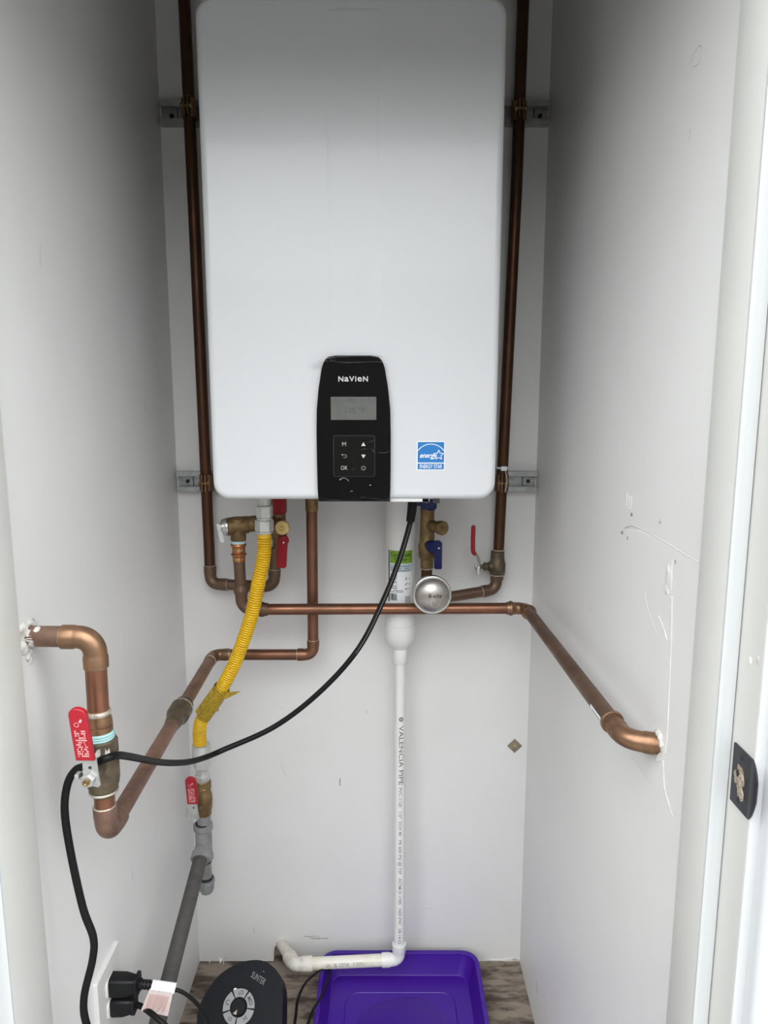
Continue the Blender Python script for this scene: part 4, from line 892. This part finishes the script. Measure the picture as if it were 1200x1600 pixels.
# ------------------------------------------------------------------ heater cord
pc = thing('power_cord', 'thick black power cord swagging from the heater to the near left valve', 'cord', (.047, 1.20, 1.13))
CP = catmull([(.0500, 1.20, 1.139), (.0480, 1.20, 1.110), (.0440, 1.20, 1.0833), (.0277, 1.195, 1.027), (.0000, 1.185, .9560), (-.0440, 1.17, .8720), (-.1100, 1.16, .7980), (-.1885, 1.15, .7385), (-.2731, 1.13, .7061), (-.2968, 1.10, .7082), (-.3097, 1.05, .7274), (-.3182, .995, .7556),
              (-.3232, .94, .7872), (-.3252, .885, .8215), (-.3232, .835, .8520), (-.3225, .800, .8722), (-.3270, .7845, .8775), (-.3400, .7832, .8727), (-.3528, .784, .8672), (-.3685, .787, .8602), (-.3812, .79, .8390), (-.3868, .79, .8028), (-.3827, .79, .7431), (-.3733, .79, .6732), (-.3634, .79, .6331), (-.3665, .79, .6015), (-.3810, .79, .5465), (-.3795, .79, .5050), (-.365, .80, .42), (-.34, .85, .25), (-.31, .90, .05), (-.28, .95, .0052), (-.22, .97, .0050)], 10)
obj('cord', tube(NB(), CP, .0047, 14), 'rubber', pc)
obj('strain_relief', tube(NB(), [(.0502, 1.20, 1.139), (.0480, 1.20, 1.110), (.0452, 1.20, 1.0890)], [.0085, .0080, .0072], 14), 'rubber', pc)
obj('cord_highlight', tube(NB(), [p + V((.0010, -.00455, .001)) for p in CP[20:52]], .0004, 6), 'scuff', pc)  # thin grey line painting the highlight along the cord

# ------------------------------------------------------------------ wall outlet, plugs
wo = thing('wall_outlet', 'white duplex wall outlet plate low on the left wall', 'outlet', (L, .966, .385))
b = NB(); prism(b, (L, .966, .385), (0, 1, 0), (0, 0, 1), rrect(-.044, .044, -.058, .058, .003, 3), 0, .0065, .0025, 2); obj('cover_plate', b, 'plate', wo, sharp=50, wn=True)
for z in (.4035, .3675):
    b = NB(); prism(b, (L + .0060, .966, z), (0, 1, 0), (0, 0, 1), rrect(-.0165, .0165, -.0140, .0140, .008, 4), 0, .0028, .0006); rc = obj('receptacle', b, 'plate', wo)
obj('screw', lathe(NB(), (L + .0063, .966, .3855), (1, 0, 0), [(0, .0032), (.0012, .0026), (.0014, 0)], 12), 'zinc', wo)
px0 = L + .0089
p1 = thing('plugged_cord', 'upper black plug with thin cord and pink warning tag in the outlet', 'cord', (px0, .966, .4035), 'cords in the wall outlet')
def plug_body(b, z, prof):
    secs = []
    for x, hy, hz in prof:
        secs.append([b.verts.new((px0 + x, .966 + yy, z + zz)) for yy, zz in rrect(-hy, hy, -hz, hz, min(hy, hz) * .45, 4)])
    n = len(secs[0])
    for a, c in zip(secs, secs[1:]):
        for k in range(n): b.faces.new((a[k], a[(k + 1) % n], c[(k + 1) % n], c[k]))
    b.faces.new(secs[0]); b.faces.new(secs[-1]); return b
b = plug_body(NB(), .4035, [(0, .0125, .0155), (.002, .0130, .0150), (.022, .0125, .0148), (.032, .0105, .0128), (.038, .0090, .0115), (.0385, .0130, .0160), (.0425, .0130, .0160), (.0428, .006, .0075), (.047, .006, .0075)]); obj('plug', b, 'plugblack', p1)
b = NB()
for k in range(3): lathe(b, (px0 + .045 + k * .0058, .966, .4035 - k * .0004), (1, 0, 0), [(0, .0045), (0, .0072), (.0038, .0068), (.0038, .0045)], 16)
tube(b, [(px0 + .04, .966, .4035), (px0 + .064, .966, .4022)], .0046, 14); obj('strain_relief', b, 'plugblack', p1)
cp1 = catmull([(px0 + .062, .966, .4022), (-.345, .966, .3970), (-.3200, .969, .3900), (-.3020, .972, .3740), (-.2880, .976, .3500), (-.2790, .98, .3150), (-.275, .985, .22), (-.272, 1.00, .06), (-.262, 1.03, .006), (-.240, 1.06, .0035)], 8)
b = NB(); tube(b, cp1, .0030, 10); tube(b, [p + V((.0018, -.0036, .0030)) for p in cp1], .0030, 10); obj('cord', b, 'rubber', p1)
td = V((1, .02, -.19)).normalized(); tw = V((-.18, -.10, -1)).normalized(); to = V((px0 + .0640, .9600, .4070))
b = NB(); tube(b, [V((px0 + .0635, .965, .4030)), V((px0 + .0635, .965, .4030)) + td * .036], .0075, 16); tg = obj('warning_tag', b, 'sticker', p1)
b = NB(); prism(b, to - V((0, .002, .004)), td, tw, [(-.002, 0), (.034, 0), (.032, .040), (-.010, .037)], 0, .0006); obj('tag_leaf', b, 'tag', tg, flat=True)
b = NB()
for k in range(14): flat_bar(b, .0002 + k * .0022, .007, -.004 + k * .0022, .035 - (k % 4) * .002, .0003)
obj('tag_print', place(b, to - V((0, .0034, .004)), td, tw), 'tagred', tg, flat=True)
b = NB()
for k in range(4): flat_bar(b, .004 + k * .008, .0, .007 + k * .008, .0, .0004)
obj('tag_print', place(b, V((px0 + .0635, .9565, .4022)), td, (0, -.4, -1)), 'printgrey', tg, flat=True)
p2 = thing('plugged_cord', 'lower black plug with plain round cord in the outlet', 'cord', (px0, .966, .3675), 'cords in the wall outlet')
b = plug_body(NB(), .3685, [(0, .0120, .0140), (.002, .0130, .0150), (.018, .0125, .0145), (.030, .0100, .0120), (.0305, .0110, .0130), (.036, .0108, .0128), (.0365, .0070, .0080)]); obj('plug', b, 'plugblack', p2)
obj('cord', tube(NB(), catmull([(px0 + .034, .966, .3685), (-.372, .960, .3680), (-.3480, .945, .3655), (-.3300, .938, .3550), (-.3170, .936, .3320), (-.310, .945, .28), (-.305, .94, .12), (-.300, .93, .012), (-.27, .90, .0048), (-.2, .88, .0048)], 8), .0044, 12), 'rubber', p2)

# ------------------------------------------------------------------ fan heater on the floor
a = math.radians(40); FA = V((-.2485, 1.22, .2213)); fu = V((1, 0, 0)); fw = V((0, math.cos(a), math.sin(a))); fn = fu.cross(fw)
fh = thing('fan_heater', 'charcoal black fan heater with round grey dial in the left corner', 'heater', (-.26, 1.16, 0))
half = [(-.0975, -.1011), (-.0988, -.0856), (-.0954, -.0679), (-.0855, -.0478), (-.0693, -.0263), (-.0478, -.0118), (-.0232, -.0026), (-.0013, 0), (.0158, -.0021), (.0320, -.0095), (.0455, -.0211), (.0530, -.0355), (.0566, -.0539), (.0600, -.1011), (.058, -.150), (.045, -.185), (.01, -.205), (-.03, -.205), (-.065, -.19), (-.088, -.155)]
ou = [(p.x, p.y) for p in resample(catmull([V((x, y, 0)) for x, y in half + half[:1]], 6), .006)]
if (V((*ou[0], 0)) - V((*ou[-1], 0))).length < .002: ou.pop()
b = NB(); prism(b, FA, fu, fw, ou[::-1] if False else ou[::-1][::-1][::-1], -.085, 0, .003, 3); obj('housing', b, 'heaterblack', fh, sharp=45, wn=True)
b = NB(); prism(b, (-.265, 1.19, 0), (1, 0, 0), (0, 1, 0), rrect(-.070, .055, -.075, .055, .02, 5), 0, .012, .003); box(b, -.30, -.235, 1.14, 1.20, .008, .075); obj('foot', b, 'heaterblack', fh)
def on_face(name, bm_, m, u_, w_, parent, d=.0004, rot=0.0, n_=fn):
    R2 = Matrix.Rotation(rot, 3, 'Z')
    for v in bm_.verts: v.co = R2 @ v.co
    return obj(name, place(bm_, FA + fu * u_ + fw * w_ + fn * d, fu, fw), m, parent, flat=True)
DCu, DCw = -.0232, -.0758
b = NB(); lathe(b, (0, 0, 0), (0, 0, 1), [(0, .0312), (.0012, .0312), (.0016, .0300), (.0016, 0)], 40); dial = on_face('dial', b, 'heaterblack', DCu, DCw, fh, 0)
# five grey sectors with their marks; angles in degrees, counter-clockwise from the right
for a0, a1 in ((92 - 32, 118), (124, 194), (200, 262), (268, 350), (-4, 54)):
    b = NB(); n = 14; prv = None
    for i in range(n + 1):
        an = math.radians(a0 + (a1 - a0) * i / n); c_, s_ = math.cos(an), math.sin(an)
        q = [b.verts.new((rr * c_, rr * s_, zz)) for rr, zz in ((.0158, 0), (.0162, .0012), (.0292, .0012), (.0298, 0))]
        if prv:
            for k in range(3): b.faces.new((prv[k], prv[k + 1], q[k + 1], q[k]))
        prv = q
    on_face('dial_sector', b, 'dialgrey', DCu, DCw, dial, .0016)
for s, an, rot in (('LO', 86, 180), ('MED', 25, -62), ('HI', 310, 35)):
    x = .0225 * math.cos(math.radians(an)); y = .0225 * math.sin(math.radians(an))
    on_face('dial_mark', text_bm(s, .0095, 0, .0001, .8), 'printblack', DCu + x, DCw + y, dial, .0031, math.radians(rot if s != 'LO' else 8))
for an, kind in ((232, 0), (160, 1)):
    x = .0225 * math.cos(math.radians(an)); y = .0225 * math.sin(math.radians(an))
    b = flat_arc(NB(), 0, 0, .0030, .0005, PI * .70, PI * 2.3) if kind == 0 else flat_arc(NB(), 0, 0, .0032, .0006, PI * .5, PI * 1.6)
    if kind == 0: flat_bar(b, 0, .0005, 0, .0042, .0005)
    else: flat_bar(b, .0005, -.0042, .0032, -.0022, .0006); flat_bar(b, .0005, .0034, .0030, .0034, .0006)
    on_face('dial_mark', b, 'printblack', DCu + x, DCw + y, dial, .0031, math.radians(-15))
b = NB(); lathe(b, (0, 0, 0), (0, 0, 1), [(0, .0145), (.006, .0138), (.0068, .0128), (.0068, 0)], 30); kn = on_face('dial_knob', b, 'heaterblack', DCu, DCw, dial, .0016)
b = NB(); prism(b, (0, 0, 0), (1, 0, 0), (0, 1, 0), [(-.0010, -.004), (-.0085, -.0105), (-.0020, -.0125)], 0, .0004); on_face('pointer', b, 'washer', DCu, DCw, dial, .0084)
b = NB(); prism(b, (0, 0, 0), (1, 0, 0), (0, 1, 0), [(-.003, -.0012), (.001, -.002), (.003, .0004), (.0015, .0018), (-.0015, .0012)], 0, .0016); on_face('paint_speck', b, 'sticker', DCu - .0105, DCw + .0285, fh)
b = text_bm('SUNTER', .0150, 0, -.00012, .55); 
on_face('lettering', b, 'dialgrey', .0078, -.0305, fh, .0004, math.radians(-27))
b = NB(); flat_bar(b, -.0012, 0, .0012, 0, .0005); on_face('lettering', b, 'printgrey', .0170, -.0190, fh, .0004, math.radians(-27))

# ------------------------------------------------------------------ purple tray with a little water
ty = thing('plastic_tray', 'purple plastic tray standing on the floor under the drain pipe', 'tray', (.035, 1.21, 0))
tx0, tx1, ty0, ty1 = -.1425, .2130, .985, 1.4420
levels = [(0, 0, .026, .001), (0, 0, .026, .001)]
def loop_at(b, inset, z, rr): return [b.verts.new((x, y, z)) for x, y in rrect(tx0 + inset, tx1 - inset, ty0 + inset, ty1 - inset, rr, 7)]
b = NB(); seq = [(.022, .001, .030), (.006, .044, .034), (.0015, .0445, .036), (0, .0450, .036), (0, .0500, .036), (.0012, .0512, .036), (.0085, .0512, .032), (.0100, .0500, .031), (.0112, .040, .030), (.0240, .0090, .026), (.0270, .0065, .024)]
loops = [loop_at(b, *q) for q in seq]
for p, q in zip(loops, loops[1:]):
    n = len(p)
    for k in range(n): b.faces.new((p[k], p[(k + 1) % n], q[(k + 1) % n], q[k]))
b.faces.new(loops[0]); b.faces.new(loops[-1])
obj('tray_body', b, 'purple', ty, sharp=50, wn=True)
b = NB(); o_ = rrect(tx0 + .058, tx1 - .058, ty0 + .06, 1.372, .03, 6); i_ = rrect(tx0 + .060, tx1 - .060, ty0 + .062, 1.370, .029, 6)
va = [b.verts.new((x, y, .0066)) for x, y in o_]; vc = [b.verts.new(((x * .5 + X2 * .5), (y * .5 + Y2 * .5), .0078)) for (x, y), (X2, Y2) in zip(o_, i_)]; vb = [b.verts.new((x, y, .0066)) for x, y in i_]
for k in range(len(va)):
    k2 = (k + 1) % len(va); b.faces.new((va[k], va[k2], vc[k2], vc[k])); b.faces.new((vc[k], vc[k2], vb[k2], vb[k]))
obj('floor_ridge', b, 'purple', ty)
b = NB(); rnd = random.Random(2)
def puddle(cx_, cy_, rx_, ry_, seed):
    rn = random.Random(seed); n = 40; ph = [rn.uniform(0, 6.28) for _ in range(4)]
    rr = [1 + .05 * math.sin(2 * PI * k / n * 2 + ph[0]) + .06 * math.sin(2 * PI * k / n * 3 + ph[1]) + .03 * math.sin(2 * PI * k / n * 5 + ph[2]) for k in range(n)]
    prv = None
    for f, h_ in ((1, 0), (.97, .0010), (.90, .0014)):
        cur = [b.verts.new((cx_ + rx_ * f * rr[k] * math.cos(2 * PI * k / n), cy_ + ry_ * f * rr[k] * math.sin(2 * PI * k / n), .0068 + h_)) for k in range(n)]
        if prv:
            for k in range(n): b.faces.new((prv[k], prv[(k + 1) % n], cur[(k + 1) % n], cur[k]))
        prv = cur
    b.faces.new(prv)
puddle(.040, 1.235, .120, .125, 3)
for k in range(9): puddle(rnd.uniform(-.08, .17), rnd.uniform(1.2, 1.40), rnd.uniform(.0015, .004), rnd.uniform(.0015, .003), 30 + k)
w_o = obj('water', b, 'water')
for pl_ in w_o.data.polygons:
    if pl_.normal.z < 0: pl_.flip()
w_o.data.update(); w_o['kind'] = 'stuff'; tag(w_o, 'shallow clear water and drops on the bottom of the purple tray', 'water')

# loop of thin cord against the tray's left rim
lc = thing('thin_cord', 'loop of thin black cord arching over the tray\'s left rim', 'cord', (-.18, 1.28, 0))
LP = catmull([(-.210, 1.02, .003), (-.195, 1.15, .003), (-.1870, 1.285, .012), (-.1840, 1.325, .034), (-.1680, 1.348, .055), (-.1385, 1.362, .0700), (-.1215, 1.364, .0705), (-.1180, 1.350, .0690), (-.1300, 1.305, .0650), (-.1460, 1.272, .0600), (-.1560, 1.245, .0450), (-.165, 1.20, .010), (-.172, 1.08, .003), (-.165, .99, .003)], 10)
b = NB(); tube(b, LP, .0021, 8); tube(b, [p + V((.0022, -.0018, .0024)) for p in LP], .0021, 8); obj('cord', b, 'rubber', lc)

# ------------------------------------------------------------------ strike plate on the right jamb
sp = thing('strike_plate', 'black lipped strike plate over splintered wood on the right door jamb', 'strike plate', (R, .575, .965))
b = NB(); prism(b, (R, 0, 0), NYU, ZU, [(-.5968, .9935), (-.5963, .9386), (-.5655, .9386), (-.5655, .9935)], 0, .0018)
prof = [(R - .0018, .5655), (R - .0022, .5630), (R - .0024, .5605), (R - .0024, .5580), (R - .0021, .5560), (R - .0016, .5545)]; th = .0016
hz = [(.9386, .9935), (.9392, .9930), (.9412, .9918), (.9455, .9888), (.9520, .9840), (.9600, .9770)]
prv = None
for (x, y), (z0, z1) in zip(prof, hz):
    q = [b.verts.new(p) for p in ((x, y, z0), (x, y, z1), (x + th, y + .0006, z1), (x + th, y + .0006, z0))]
    if prv:
        for k in range(4): b.faces.new((prv[k], prv[(k + 1) % 4], q[(k + 1) % 4], q[k]))
    else: b.faces.new(q)
    prv = q
b.faces.new(prv); obj('plate', b, 'strike', sp)
b = NB(); blob(b, (R - .0017, .5835, .9665), NYU, ZU, .0085, .0105, .0004, 16, .3, 5); hole = obj('latch_hole', b, 'splinter', sp)
b = NB(); rnd = random.Random(11)
for k in range(14):
    y = .5835 + rnd.uniform(-.007, .006); z = .9665 + rnd.uniform(-.010, .006); streak(b, (R - .0021, 0, 0), NYU, ZU, [RW(y, z), RW(y - rnd.uniform(.001, .003), z - rnd.uniform(.002, .005)), RW(y - .003, z - rnd.uniform(.006, .010))], .0006, .0012, k)
obj('splinter', b, 'splinterpale', hole)
obj('latch_gap', blob(NB(), (R - .0020, .5862, .9700), NYU, ZU, .0028, .0040, .0002, 10, .3, 6), 'dark', hole)
for z in (.9460, .9865): obj('screw_hole', lathe(NB(), (R - .0018, .5815, z), (-1, 0, 0), [(0, .0024), (.0003, .0022), (.0003, 0)], 12), 'dark', sp)
